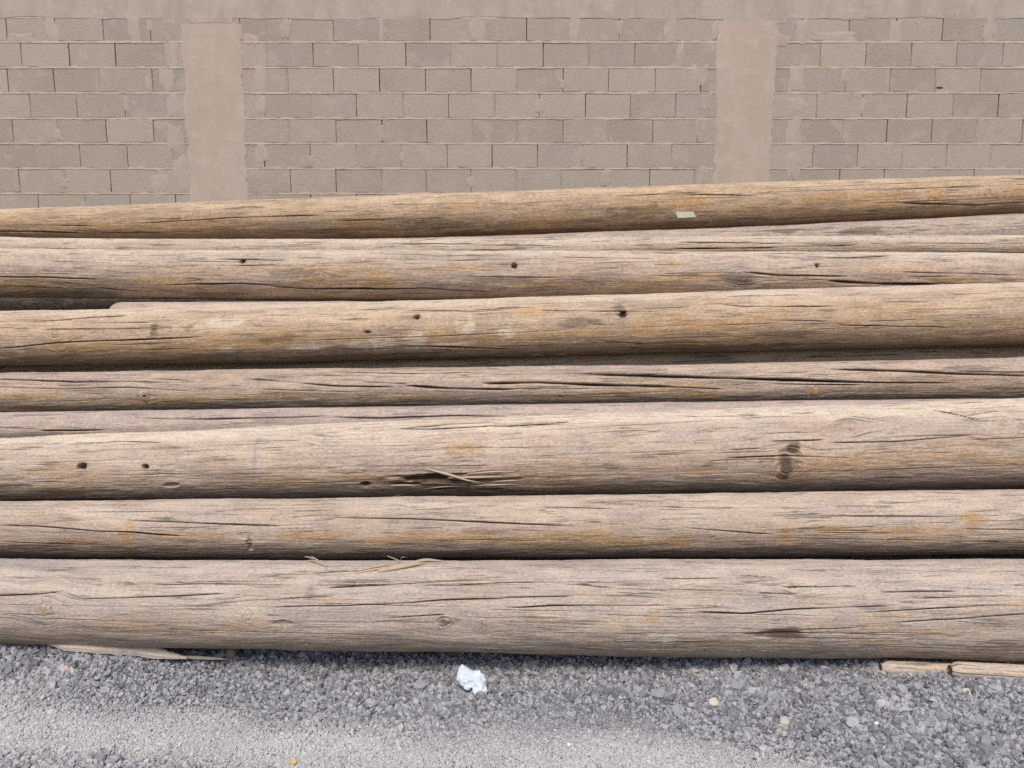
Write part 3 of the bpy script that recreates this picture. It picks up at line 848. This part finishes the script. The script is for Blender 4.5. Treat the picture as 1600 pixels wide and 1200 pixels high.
P.build(W["e"], "slender grey pole with the longest dark drying cracks, lying mid-stack", G, 100, -0.05, 0.55, 1.2)
# D
P = Pole("wooden_pole", [(0, 645, None), (400, 639, None), (800, 631.5, None), (1200, 627, None), (1600, 622, None)], 3.70, r=.078, seed=4)
P.cracks(([(200, 653), (300, 655), (400, 653), (530, 649)], 2.2, .010), ([(520, 652), (600, 653), (710, 649), (810, 651)], 1.8, .008), ([(60, 673), (170, 672)], 1.8, .008), ([(0, 668), (60, 671)], 1, .005), ([(1120, 642), (1270, 640)], 1, .005))
P.spot('dark', 40, 678, 70, 6, .5)
P.build(W["d"], "smooth pale pole showing as a wedge-shaped strip just below the long-cracked pole", G, 16, -0.7, 0.15, .6)
# C
P = Pole("wooden_pole", [(0, 685, 781), (400, 668, 780), (800, 650, 776), (1200, 638, 770), (1600, 622, 763)], 3.43, seed=3)
P.cracks(([(120, 697), (180, 688), (260, 692)], 1.5, .006), ([(390, 690), (470, 687)], 1, .004), ([(610, 669), (700, 669), (790, 665), (890, 662)], 2.4, .010), ([(760, 666), (900, 659)], 1.5, .007),
         ([(1130, 716), (1230, 712), (1330, 716)], 1.2, .005), ([(1290, 692), (1400, 690), (1520, 680)], 1.2, .005), ([(1450, 640), (1490, 647), (1535, 659)], 1.0, .004),
         ([(600, 745), (720, 740), (820, 738)], 2.0, .008), ([(700, 752), (820, 746)], 2.0, .008), ([(640, 757), (790, 760)], 1.6, .007), ([(1200, 690), (1290, 687)], 1.4, .005), ([(1140, 703), (1190, 700)], 1, .004),
         ([(980, 648), (1100, 652)], .9, .004), ([(480, 700), (560, 705)], .8, .004))
for a in ((128, 729, 6.5, 6), (227, 729, 5, 4.2)): P.spot('hole', *a)
P.spot('gouge', 268, 757, 13, 5, .35); P.spot('gouge', 668, 748, 40, 7, .9); P.spot('gouge', 571, 758, 11, 4.5, .8); P.spot('gouge', 765, 741, 50, 5, .25); P.spot('gouge', 1240, 702, 11, 6, .5)
P.spot('gouge', 760, 766, 28, 5, .4); P.spot('gouge', 630, 757, 24, 3.5, .6); P.spot('gouge', 715, 753, 34, 3, .6); P.spot('gouge', 690, 765, 26, 3.5, .5); P.spot('gouge', 780, 750, 34, 2.5, .4)
P.spot('dark', 690, 752, 95, 13, .95)
P.spot('knot', 1565, 660, 11, 7, .8); P.spot('knot', 1228, 728, 12, 11, .1); P.spot('knot', 1330, 668, 8, 6, .3)
for a in ((400, 695, 5, 8), (398, 720, 3, 26), (405, 686, 6, 4)): P.spot('blue', *a, .8)
P.spot('dark', 1228, 728, 16, 22, .95); P.spot('dark', 1245, 722, 12, 12, .6); P.spot('dark', 1238, 702, 13, 9, .8); P.spot('dark', 650, 765, 120, 9, .6); P.spot('dark', 780, 768, 60, 6, .7); P.spot('dark', 1110, 725, 15, 6, .5)
for a in ((450, 756, 70, 10), (1580, 718, 70, 10), (1100, 738, 40, 8), (1480, 712, 80, 7), (100, 765, 120, 8), (560, 745, 60, 8), (720, 700, 40, 10), (1000, 760, 90, 6), (1300, 725, 40, 5), (1290, 668, 40, 4), (560, 668, 70, 6), (690, 742, 40, 5)): P.spot('ochre', *a, .7)
for a in ((700, 660, 60, 5), (820, 658, 60, 4), (740, 672, 30, 4), (1100, 655, 60, 6)): P.spot('pale', *a, .9)
P.build(W["c"], "wide pole with a black splintered gouge at its centre and dark knot", G, 90, -0.25, 0.6, 1.35, top_pale=1.0)
for a, w in (([(668, 733, .002), (700, 739, .016), (730, 747, .018), (765, 755, .004)], .015), ([(700, 746, .004), (760, 744, .008), (812, 742, .003)], .012), ([(735, 758, .003), (780, 756, .006), (822, 755, .003)], .010), ([(715, 742, .006), (735, 750, .008), (750, 756, .004)], .005), ([(730, 740, .002), (780, 736, .004), (815, 737, .002)], .010),
             ([(770, 752, .002), (800, 750, .004), (818, 749, .004)], .008), ([(612, 758, .002), (640, 757, .004), (655, 757, .002)], .009), ([(655, 764, .0), (700, 759, .003), (760, 759, .001)], .006),
             ([(640, 668, .0), (700, 664, .005), (760, 662, .005), (800, 662, .0)], .010), ([(760, 667, .0), (830, 664, .004), (890, 661, .0)], .007), ([(612, 775, .001), (620, 772, .008), (628, 770, .012)], .003),
             ([(180, 780, .0), (188, 777, .006), (194, 779, .01)], .004)):
    P.splinter(a, w, .001, M_SPL)
# B
P = Pole("wooden_pole", [(0, 783, 869), (400, 780, 871), (800, 775.5, 870), (1200, 770, 869), (1600, 765, 867)], 3.10, seed=2)
P.cracks(([(190, 812), (300, 817), (450, 822)], 1.3, .007), ([(-20, 820), (60, 822), (150, 830), (210, 832), (290, 838)], 1.7, .008), ([(500, 808), (640, 811), (740, 815), (910, 823)], 1.5, .007),
         ([(1040, 792), (1160, 794)], .9, .004), ([(1190, 804), (1350, 806), (1530, 807)], 1.1, .006), ([(1070, 825), (1210, 835)], 1, .005), ([(540, 787), (640, 789)], .8, .004), ([(0, 846), (120, 850)], .8, .004),
         ([(840, 792), (960, 795)], .8, .004), ([(1280, 832), (1400, 833)], .8, .004), ([(1500, 826), (1620, 829)], .8, .004))
P.spot('gouge', 390, 850, 5, 12, .35); P.spot('gouge', 384, 836, 12, 5, .2)
for a in ((200, 842, 16, 28), (120, 845, 60, 6), (300, 838, 70, 4), (500, 837, 70, 7), (700, 842, 90, 11), (930, 840, 80, 11), (600, 845, 60, 6), (1230, 838, 12, 22), (830, 848, 90, 6), (1060, 845, 40, 12), (1300, 828, 30, 5), (1390, 832, 25, 4), (1520, 815, 25, 14), (980, 850, 120, 4), (550, 862, 50, 3)): P.spot('ochre', *a, .95)
for a in ((60, 852, 70, 10), (250, 855, 60, 6), (1280, 845, 80, 8), (760, 830, 50, 5)): P.spot('dark', *a, .45)
P.build(W["b"], "second pole from the bottom, with ochre streaks above the black gap", G, 80, 0.15, 0.7)
# A
P = Pole("wooden_pole", [(0, 873, 1004), (400, 878, 1014), (800, 876, 1021), (1200, 874, 1028), (1600, 874, 1034)], 2.70, seed=1)
P.cracks(([(-20, 931), (60, 928), (100, 923)], 1.3, .006), ([(95, 929), (130, 936), (200, 934), (280, 931), (360, 926)], 1.6, .007), ([(320, 945), (400, 938), (530, 930)], 1.2, .006), ([(230, 913), (420, 911)], .8, .004),
         ([(390, 949), (530, 946), (600, 944), (690, 937), (800, 935)], 1.4, .006), ([(500, 919), (680, 909), (700, 906)], 1.4, .006), ([(600, 966), (700, 960)], 1.2, .005), ([(740, 965), (800, 966)], .8, .004),
         ([(790, 950), (860, 946), (1050, 946)], 1.3, .006), ([(780, 934), (900, 931)], 1.1, .005), ([(930, 918), (1050, 924)], 1, .005), ([(1030, 904), (1130, 903)], 1.1, .005), ([(850, 910), (960, 918)], .8, .004),
         ([(1220, 917), (1330, 916)], 1.2, .005), ([(1080, 955), (1160, 959), (1240, 952), (1400, 946)], 1.4, .006), ([(1250, 984), (1340, 981)], 1.1, .005), ([(1390, 973), (1500, 967), (1620, 957)], 1.7, .007),
         ([(1370, 925), (1500, 923)], 1.1, .005), ([(1340, 958), (1450, 951), (1600, 943)], .9, .005), ([(1160, 898), (1220, 904)], 1, .004), ([(1180, 927), (1250, 928)], 1.1, .005), ([(60, 966), (200, 970)], .8, .004),
         ([(200, 940), (330, 948)], .7, .003), ([(1400, 890), (1560, 887)], .9, .004), ([(560, 893), (660, 884)], 1.6, .006), ([(480, 896), (560, 892), (620, 888)], 1.6, .006), ([(700, 915), (850, 908)], .9, .004),
         ([(0, 958), (80, 962)], .7, .003), ([(940, 960), (1080, 965)], .7, .003), ([(1420, 935), (1600, 930)], .9, .004), ([(200, 885), (340, 888)], .7, .003))
for a in ((73, 950, 10, 10, .7), (388, 963, 7, 7, .9), (693, 971, 9, 7, .9), (756, 973, 4, 4, .8), (1240, 913, 6, 5, .3), (1050, 905, 5, 5, .3)): P.spot('knot', *a)
P.spot('gouge', 443, 974, 14, 4, .25); P.spot('gouge', 1210, 990, 45, 6, .25); P.spot('gouge', 1020, 964, 12, 12, .12); P.spot('gouge', 484, 926, 6, 8, .15)
P.spot('dark', 1215, 989, 62, 9, 1.0); P.spot('dark', 1230, 988, 36, 5, 1.0); P.spot('pale', 620, 888, 70, 4, .8); P.spot('pale', 560, 893, 50, 3, .7); P.spot('pale', 500, 889, 25, 4, .8); P.spot('dark', 1080, 985, 60, 4, .4); P.spot('dark', 55, 905, 10, 12, .3); P.spot('dark', 485, 926, 8, 12, .4)
for a in ((1020, 966, 18, 16), (970, 980, 40, 4), (1380, 968, 40, 22), (1180, 1005, 120, 8), (1500, 985, 120, 7), (1490, 950, 50, 5), (440, 972, 20, 5), (300, 985, 120, 8), (1250, 940, 20, 8), (1230, 925, 8, 20), (400, 975, 60, 14), (1590, 940, 30, 8), (700, 940, 90, 3), (1370, 1000, 40, 15), (838, 966, 25, 5), (190, 975, 80, 6), (520, 938, 60, 4)): P.spot('ochre', *a, .5)
for a in ((1090, 985, 50, 3), (1040, 998, 30, 10), (1180, 998, 60, 4)): P.spot('pale', *a, .6)
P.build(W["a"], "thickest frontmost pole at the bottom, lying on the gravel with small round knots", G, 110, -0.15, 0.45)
for a, w in (([(478, 877, .0), (492, 883, .016), (520, 889, .002)], .008), ([(486, 872, .018), (500, 884, .014), (522, 890, .0)], .005), ([(476, 874, .016), (495, 880, .014), (512, 888, .0)], .006), ([(500, 884, .01), (512, 892, .004), (518, 896, .001)], .004),
             ([(560, 892, .0), (600, 886, .006), (628, 882, .012)], .006), ([(605, 878, .02), (620, 880, .012), (640, 884, .002)], .004), ([(622, 884, .004), (628, 874, .014), (636, 879, .018)], .004),
             ([(590, 894, .001), (640, 887, .008), (678, 880, .003)], .022), ([(630, 885, .002), (665, 879, .008), (705, 878, .001)], .016), ([(545, 897, .0), (600, 890, .005), (660, 884, .001)], .010), ([(510, 906, .0), (514, 912, .002), (519, 923, .0)], .004)):
    P.splinter(a, w, .001, M_SPL)
PA = P

# poles at the heart of the pile, seen through the gaps only
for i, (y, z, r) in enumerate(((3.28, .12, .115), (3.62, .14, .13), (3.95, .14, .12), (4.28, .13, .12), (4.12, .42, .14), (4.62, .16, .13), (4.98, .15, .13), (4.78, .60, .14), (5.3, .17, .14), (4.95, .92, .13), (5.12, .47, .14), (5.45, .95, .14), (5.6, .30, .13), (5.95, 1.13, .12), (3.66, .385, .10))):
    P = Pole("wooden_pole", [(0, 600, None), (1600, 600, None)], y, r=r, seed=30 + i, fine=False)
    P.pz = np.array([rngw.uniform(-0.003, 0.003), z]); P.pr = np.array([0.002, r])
    P.build(M_GAP_SHADE, "pole buried at the heart of the stack, glimpsed only in the black gaps", "hidden poles at the heart of the stack", 0)

# small half-buried poles under the big one, right
for (st, Y, r, u0, sd, lab) in (
        ([(1378, 1032, None), (1480, 1036, None), (1600, 1043, None)], 2.57, .024, 1376, 51, "slim pale half-buried pole under the bottom pole, its cut end further left"),
        ([(1480, 1033, None), (1600, 1039, None), (1700, 1045, None)], 2.53, .028, 1484, 52, "slim pale half-buried pole in the gravel at the right edge of the photo")):
    P = Pole("bearer_pole", st, Y, r=r, u0=u0, xr=3.2, seed=sd)
    P.build(W["g"], lab, "slim bearer poles in the gravel", 8, -1.2, 0.1, .5)

# ------------------------------------------------------------------ gravel
def inv_bound(pts):
    w = [at_z(u, v, 0.0) for u, v in pts]
    xs = np.array([p.x for p in w]); ys = np.array([p.y for p in w]); k = np.argsort(xs)
    return lambda x: np.interp(x, xs[k], ys[k])
b_fine = inv_bound([(-300, 1080), (0, 1098), (200, 1105), (400, 1122), (500, 1140), (640, 1150), (700, 1130), (800, 1090), (900, 1094), (1000, 1120), (1100, 1145), (1200, 1178), (1320, 1210), (1600, 1280)])
b_lite = inv_bound([(-300, 1080), (0, 1096), (300, 1112), (600, 1148), (800, 1160), (1000, 1158), (1100, 1172), (1250, 1190), (1400, 1215), (1600, 1280)])
b_low = inv_bound([(-300, 1155), (0, 1168), (300, 1190), (500, 1215), (800, 1260), (1600, 1400)])

def stone_points():
    rs = np.random.RandomState(3)
    P_, R_, S_, I_, T_ = [], [], [], [], []
    def put(n, x0, x1, y0, y1, smin, smax, powr, keep):
        x = rs.uniform(x0, x1, n); y = rs.uniform(y0, y1, n)
        fine = sstep(0.11, -0.11, y - b_fine(x) + (fbm(x * 5 + 9, y * 5 + 9, 50, 4) - 0.5) * 0.20)
        low = sstep(0.04, -0.04, y - b_low(x) + (fbm(x * 6 + 19, y * 6 + 9, 51, 3) - 0.5) * 0.12)
        fine = fine * (1 - 0.75 * low)
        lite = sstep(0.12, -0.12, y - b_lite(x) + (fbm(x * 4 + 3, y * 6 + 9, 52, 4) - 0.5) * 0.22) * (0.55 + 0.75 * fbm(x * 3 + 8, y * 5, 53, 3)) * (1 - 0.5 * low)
        k = rs.rand(n) < keep(fine)
        x, y, fine, lite = x[k], y[k], fine[k], lite[k]
        m = len(x)
        s = (smin + (smax - smin) * rs.rand(m) ** powr) * (1 - 0.38 * fine) * (0.8 + 0.5 * fbm(x * 2.5, y * 2.5, 54, 2))
        z = ground_h(x, y) + s * rs.uniform(-0.2, 0.8, m) - 0.003 * (s < 0.005) * (1 - fine)
        P_.append(np.stack([x, y, z], -1)); R_.append(rs.uniform(0, 6.28, (m, 3)))
        S_.append(s[:, None] * np.stack([rs.uniform(.85, 1.25, m), rs.uniform(.7, 1.1, m), rs.uniform(.5, .85, m)], -1))
        I_.append(rs.randint(0, 8, m))
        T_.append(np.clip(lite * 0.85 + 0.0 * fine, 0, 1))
    put(110000, -2.5, 2.5, 1.85, 2.95, .0036, .0094, 2.4, lambda f: 1 - 0.25 * f)
    put(210000, -2.5, 2.5, 1.85, 2.95, .0025, .0048, 1.2, lambda f: 0.22 + 0.78 * f)
    put(240000, -2.5, 2.5, 1.85, 2.45, .0030, .0068, 1.6, lambda f: 0.75 * f * f)
    put(1500, -2.5, 2.5, 1.9, 2.8, .011, .019, 2.4, lambda f: 1 - 0.8 * f)
    put(60000, -5, 5, 0.9, 3.0, .005, .012, 1.8, lambda f: 1 + 0 * f)
    return [np.concatenate(a) for a in (P_, R_, S_, I_, T_)]

def gravel_material():
    M = NT("gravel_stone")
    at = M.n("ShaderNodeAttribute", attribute_name="tone", attribute_type='INSTANCER')
    oi = M.n("ShaderNodeObjectInfo").outputs["Random"]
    r = M.n("ShaderNodeTexWhiteNoise", noise_dimensions='1D'); M.l(M.math('MULTIPLY', oi, 913.1), r.inputs["W"])
    s = M.n("ShaderNodeSeparateColor"); M.l(r.outputs["Color"], s.inputs[0])
    c = M.mix(s.outputs[0], (0.115, 0.117, 0.13), (0.385, 0.395, 0.425))
    c = M.mix(M.math('MULTIPLY', M.step(s.outputs[1], 0.90, 1.0), 0.7), c, (0.46, 0.43, 0.39))
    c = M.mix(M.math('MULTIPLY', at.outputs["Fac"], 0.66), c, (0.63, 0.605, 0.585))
    tc = M.n("ShaderNodeTexCoord").outputs["Object"]
    n = M.noise(tc, 3.0, 4, 0.7)
    c = M.mix(M.math('MULTIPLY', M.step(n, 0.5, 0.7), 0.3), c, (0.52, 0.50, 0.48))
    M.l(c, M.bsdf.inputs["Base Color"])
    M.bsdf.inputs["Roughness"].default_value = 0.9
    return M.m

def gravel_nodes(mat):
    g = bpy.data.node_groups.new("gravel_scatter", 'GeometryNodeTree')
    g.interface.new_socket("Geometry", in_out='INPUT', socket_type='NodeSocketGeometry')
    g.interface.new_socket("Geometry", in_out='OUTPUT', socket_type='NodeSocketGeometry')
    N, L = g.nodes, g.links
    gi, go = N.new("NodeGroupInput"), N.new("NodeGroupOutput")
    join = N.new("GeometryNodeJoinGeometry")
    pos = N.new("GeometryNodeInputPosition")
    for i in range(8):
        ico = N.new("GeometryNodeMeshIcoSphere"); ico.inputs["Radius"].default_value = 1.0; ico.inputs["Subdivisions"].default_value = 2
        nz = N.new("ShaderNodeTexNoise"); nz.noise_dimensions = '4D'
        nz.inputs["W"].default_value = i * 5.37; nz.inputs["Scale"].default_value = 0.95; nz.inputs["Detail"].default_value = 1.5
        L.new(pos.outputs[0], nz.inputs["Vector"])
        sub = N.new("ShaderNodeVectorMath"); sub.operation = 'SUBTRACT'; L.new(nz.outputs["Color"], sub.inputs[0]); sub.inputs[1].default_value = (.5, .5, .5)
        sc = N.new("ShaderNodeVectorMath"); sc.operation = 'SCALE'; L.new(sub.outputs[0], sc.inputs[0]); sc.inputs["Scale"].default_value = 2.3
        sp = N.new("GeometryNodeSetPosition"); L.new(ico.outputs[0], sp.inputs[0]); L.new(sc.outputs[0], sp.inputs["Offset"])
        sm = N.new("GeometryNodeSetMaterial"); sm.inputs["Material"].default_value = mat; L.new(sp.outputs[0], sm.inputs[0])
        ss = N.new("GeometryNodeSetShadeSmooth"); ss.inputs["Shade Smooth"].default_value = False; L.new(sm.outputs[0], ss.inputs[0])
        gt = N.new("GeometryNodeGeometryToInstance"); L.new(ss.outputs[0], gt.inputs[0]); L.new(gt.outputs[0], join.inputs[0])
    iop = N.new("GeometryNodeInstanceOnPoints")
    L.new(gi.outputs[0], iop.inputs["Points"]); L.new(join.outputs[0], iop.inputs["Instance"])
    iop.inputs["Pick Instance"].default_value = True
    def attr(nm, dt):
        a = N.new("GeometryNodeInputNamedAttribute"); a.data_type = dt; a.inputs["Name"].default_value = nm
        return a.outputs["Attribute"]
    L.new(attr("pick", 'INT'), iop.inputs["Instance Index"])
    L.new(attr("turn", 'FLOAT_VECTOR'), iop.inputs["Rotation"])
    L.new(attr("size", 'FLOAT_VECTOR'), iop.inputs["Scale"])
    L.new(iop.outputs[0], go.inputs[0])
    return g

def build_gravel():
    P_, R_, S_, I_, T_ = stone_points()
    n = len(P_)
    me = bpy.data.meshes.new("gravel")
    me.vertices.add(n); me.vertices.foreach_set("co", P_.astype(np.float32).ravel())
    for nm, dt, arr, key in (("turn", 'FLOAT_VECTOR', R_, "vector"), ("size", 'FLOAT_VECTOR', S_, "vector"), ("pick", 'INT', I_, "value"), ("tone", 'FLOAT', T_, "value")):
        a = me.attributes.new(nm, dt, 'POINT')
        a.data.foreach_set(key, (arr.astype(np.int32) if dt == 'INT' else arr.astype(np.float32)).ravel())
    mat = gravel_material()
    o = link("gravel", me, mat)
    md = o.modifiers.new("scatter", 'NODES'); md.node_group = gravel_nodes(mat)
    tag(o, "loose crushed grey gravel covering the ground in front of the poles", "gravel", kind="stuff")
build_gravel()

# ------------------------------------------------------------------ small things on the gravel
def stone_thing(u, v, r_px, colr, label, seed, squash=0.7, name="stone", cat="stone"):
    c = at_z(u, v, 0.0)
    for _ in range(4):
        h = float(ground_h(np.array(c.x), np.array(c.y))); c = at_z(u, v, h + 0.006)
    R = r_px * (c - Vector((0, 0, HC))).length / FPX
    bm = bmesh.new(); bmesh.ops.create_icosphere(bm, subdivisions=3, radius=1.0)
    rs = np.random.RandomState(seed)
    co = np.array([v_.co[:] for v_ in bm.verts])
    for _ in range(12):                             # chop by random planes: crushed stone facets
        nrm = rs.normal(size=3); nrm /= np.linalg.norm(nrm); dlim = rs.uniform(.62, .9)
        dd = co @ nrm; co -= np.clip(dd - dlim, 0, None)[:, None] * nrm
    for v_, p in zip(bm.verts, co): v_.co = (p[0] * R * 1.15, p[1] * R, p[2] * R * squash * 1.2)
    me = bpy.data.meshes.new(name); bm.to_mesh(me); bm.free()
    o = link(name, me, plain(name + "_" + str(seed), colr, .85))
    o.location = (c.x, c.y, c.z + R * 0.35)
    tag(o, label, cat)
stone_thing(103, 1050, 7.5, (0.50, 0.40, 0.36), "round pinkish stone on the dark gravel at far left", 1)
stone_thing(1030, 1086, 9, (0.30, 0.31, 0.32), "large rounded grey stone lying alone, right of the white tissue", 2)
stone_thing(1053, 1027, 8, (0.31, 0.32, 0.34), "flat grey stone tucked against the underside of the bottom pole", 3)
stone_thing(1116, 1100, 7.5, (0.50, 0.47, 0.38), "pale yellowish stone on the coarse gravel, right of centre", 4)
stone_thing(459, 1193, 4.5, (0.60, 0.42, 0.16), "tiny orange-yellow pebble at the bottom edge", 5)
stone_thing(1226, 1130, 8, (0.46, 0.42, 0.38), "beige stone lying in coarse gravel at lower right", 6)
stone_thing(1332, 1132, 9, (0.38, 0.39, 0.40), "angular light grey stone at lower right, beside the glassy chip", 8)
stone_thing(889, 1165, 3.2, (0.62, 0.78, 0.80), "tiny pale turquoise glassy chip on the fine gravel", 7, name="glass_chip", cat="glass chip")
stone_thing(1370, 1132, 3.2, (0.60, 0.68, 0.85), "tiny pale blue glassy chip among coarse stones at right", 9, name="glass_chip", cat="glass chip")
stone_thing(1510, 1083, 5.5, (0.50, 0.47, 0.38), "small cream stone on the gravel near the right edge", 10)
stone_thing(497, 1024, 6.5, (0.36, 0.36, 0.37), "light grey stone at the foot of the bottom pole, left of centre", 11)
stone_thing(1206, 1086, 6, (0.36, 0.36, 0.37), "grey pebble just right of the pale yellowish stone", 12)

def ground_point(u, v, lift=0.0):
    c = at_z(u, v, 0.0)
    for _ in range(6):
        h = float(ground_h(np.array(c.x), np.array(c.y))); c = at_z(u, v, h + lift)
    return c

def lath(name, pts, w, th, mat, seed=0, lift=0.012):
    C = np.array([ground_point(u, v, lift)[:] for u, v in pts])
    n = 40
    tt = np.linspace(0, 1, len(C)); tn = np.linspace(0, 1, n)
    pc = np.stack([np.interp(tn, tt, C[:, i]) for i in range(3)], -1)
    ker = np.ones(5) / 5
    for i in range(3): pc[2:-2, i] = np.convolve(pc[:, i], ker, 'valid')
    V, F = [], []
    th0 = th
    for i in range(n):
        th = th0 * (0.15 + 0.85 * min(1, tn[i] * 5, (1 - tn[i]) * 3))
        ww = w * (0.06 + 0.94 * min(1, tn[i] * 5) ** .7 * min(1, (1 - tn[i]) * 2.2) ** .8) * (0.85 + 0.3 * float(vnoise(np.array(i * .5), np.array(seed * 1.0), 60))) * 0.5
        ww = max(ww, w * .1)
        a = 0.15
        p = pc[i]
        V += [p + (0, ww, a * ww + th / 2), p + (0, ww * .2, th * .75), p + (0, -ww, -a * ww + th / 3), p + (0, -ww * .9, -a * ww - th / 2), p + (0, ww, -th / 2)]
    for i in range(n - 1):
        a = 5 * i
        for k in range(5): F.append((a + k, a + (k + 1) % 5, a + 5 + (k + 1) % 5, a + 5 + k))
    F += [(4, 3, 2, 1, 0), tuple(5 * n - 5 + k for k in range(5))]
    me = mesh_from(name, V, F)
    return link(name, me, mat)
def strip_wood():
    M = NT("split_wood")
    pos = M.n("ShaderNodeNewGeometry").outputs["Position"]
    n = M.noise(M.scale(pos, (6, 160, 160)), 1, 4, 0.6)
    M.l(M.mix(n, (0.42, 0.34, 0.28), (0.72, 0.63, 0.55)), M.bsdf.inputs["Base Color"])
    M.l(M.bump(n, 0.003), M.bsdf.inputs["Normal"])
    return M.m
M_STRIP = strip_wood()
o = lath("wood_offcut", [(60, 1001), (120, 1008), (190, 1011), (225, 1015), (258, 1023), (292, 1028)], .060, .020, M_STRIP, 1, .031)
tag(o, "pale split wood offcut lying in gravel against the left of the bottom pole", "offcut")
o = lath("twig", [(278, 1026), (320, 1028), (356, 1030)], .010, .006, M_STRIP, 2, .024)
tag(o, "thin twig on the gravel running on from the pale offcut", "twig")
o = lath("twig", [(1371, 1052), (1373, 1058), (1372, 1066)], .007, .005, M_STRIP, 3, .022)
tag(o, "short pale stick standing in the gravel near the half-buried poles", "twig")
o = lath("twig", [(768, 1042), (767, 1050), (768, 1060)], .004, .004, M_STRIP, 4, .018)
tag(o, "dry straw blade on the gravel just right of the white tissue", "straw")
# stub end
c = ground_point(364, 1021, 0.018)
bm = bmesh.new()
bmesh.ops.create_cone(bm, cap_ends=True, segments=20, radius1=.020, radius2=.018, depth=.35, matrix=Matrix.Translation((0, .15, .004)) @ Matrix.Rotation(math.radians(88), 4, 'X'))
bmesh.ops.bevel(bm, geom=[e for e in bm.edges if e.calc_face_angle(0) > 1], offset=.003, segments=2, affect='EDGES')
me = bpy.data.meshes.new("stick_stub"); bm.to_mesh(me); bm.free()
o = link("stick_stub", me, plain("stub_wood", (0.27, 0.20, 0.14)))
o.location = c
tag(o, "short brown round stick end poking out from under the bottom pole", "stick")

# crumpled white tissue
def tissue():
    OUT = np.array([(722,1037),(730,1042),(737,1047),(750,1048),(758,1056),(761,1064),(759,1070),(762,1078),(759,1088),(748,1091),(741,1086),(737,1074),(732,1079),(725,1077),(719,1069),(713,1063),(715,1052),(717,1042)], float)
    base = ground_point(745, 1091, 0.004)
    us, vs = np.arange(710, 765, 1.0), np.arange(1034, 1094, 1.0)
    U, Vv = np.meshgrid(us, vs)
    A, B = OUT, np.roll(OUT, -1, 0)
    inside = np.zeros(U.shape, bool); dist = np.full(U.shape, 1e9)
    Un = U + (fbm(U * .3, Vv * .3, 90, 2) - .5) * 3; Vn = Vv + (fbm(U * .3 + 9, Vv * .3, 92, 2) - .5) * 3
    for (x0, y0), (x1, y1) in zip(A, B):
        c = ((y0 > Vn) != (y1 > Vn)) & (Un < (x1 - x0) * (Vn - y0) / (y1 - y0 + 1e-9) + x0)
        inside ^= c
        t = np.clip(((Un - x0) * (x1 - x0) + (Vn - y0) * (y1 - y0)) / ((x1 - x0) ** 2 + (y1 - y0) ** 2), 0, 1)
        dist = np.minimum(dist, np.hypot(Un - x0 - t * (x1 - x0), Vn - y0 - t * (y1 - y0)))
    edge = np.where(inside, dist, 0)
    puff = 0.016 * np.sqrt(np.clip(edge / 12, 0, 1))
    cr1 = np.abs(fbm(U * .09 + Vv * .05 + 30, Vv * .07 - U * .04 + 30, 94, 2) - .5)
    cr2 = np.abs(fbm(U * .17 - Vv * .1 + 70, Vv * .16 + U * .06 + 30, 96, 2) - .5)
    cr3 = np.abs(fbm(U * .33 + 70, Vv * .3 + 30, 98, 2) - .5)
    relief = puff + 0.020 * (0.25 - cr1) + 0.007 * (0.2 - cr2) + 0.002 * (0.2 - cr3)
    idx = -np.ones(U.shape, int); V = []
    ok = inside | (dist < 0.8)
    for j in range(U.shape[0]):
        for i in range(U.shape[1]):
            if ok[j, i]:
                idx[j, i] = len(V)
                Y = base.y + (1091 - Vv[j, i]) * 0.0017 - relief[j, i]
                V.append(at_y(U[j, i], Vv[j, i], Y)[:])
    F = []
    for j in range(U.shape[0] - 1):
        for i in range(U.shape[1] - 1):
            q = (idx[j, i], idx[j + 1, i], idx[j + 1, i + 1], idx[j, i + 1])
            if min(q) >= 0: F.append(q)
    M = NT("tissue_white")
    pos = M.n("ShaderNodeNewGeometry").outputs["Position"]
    M.l(M.mix(M.step(M.noise(pos, 30, 3), .35, .65), (0.54, 0.585, 0.65), (0.64, 0.69, 0.77)), M.bsdf.inputs["Base Color"])
    M.bsdf.inputs["Roughness"].default_value = 0.6
    M.bsdf.inputs["Subsurface Weight"].default_value = 0.2
    M.bsdf.inputs["Subsurface Scale"].default_value = 0.006
    o = link("crumpled_tissue", mesh_from("crumpled_tissue", V, F, True), M.m)
    md = o.modifiers.new("thickness", 'SOLIDIFY'); md.thickness = 0.0012; md.offset = 0
    tag(o, "crumpled bluish-white tissue lying on the gravel in front of the bottom pole", "tissue")
tissue()
print("TRIS", sum(len(m.loops) - 2 * len(m.polygons) for m in bpy.data.meshes if m.users))
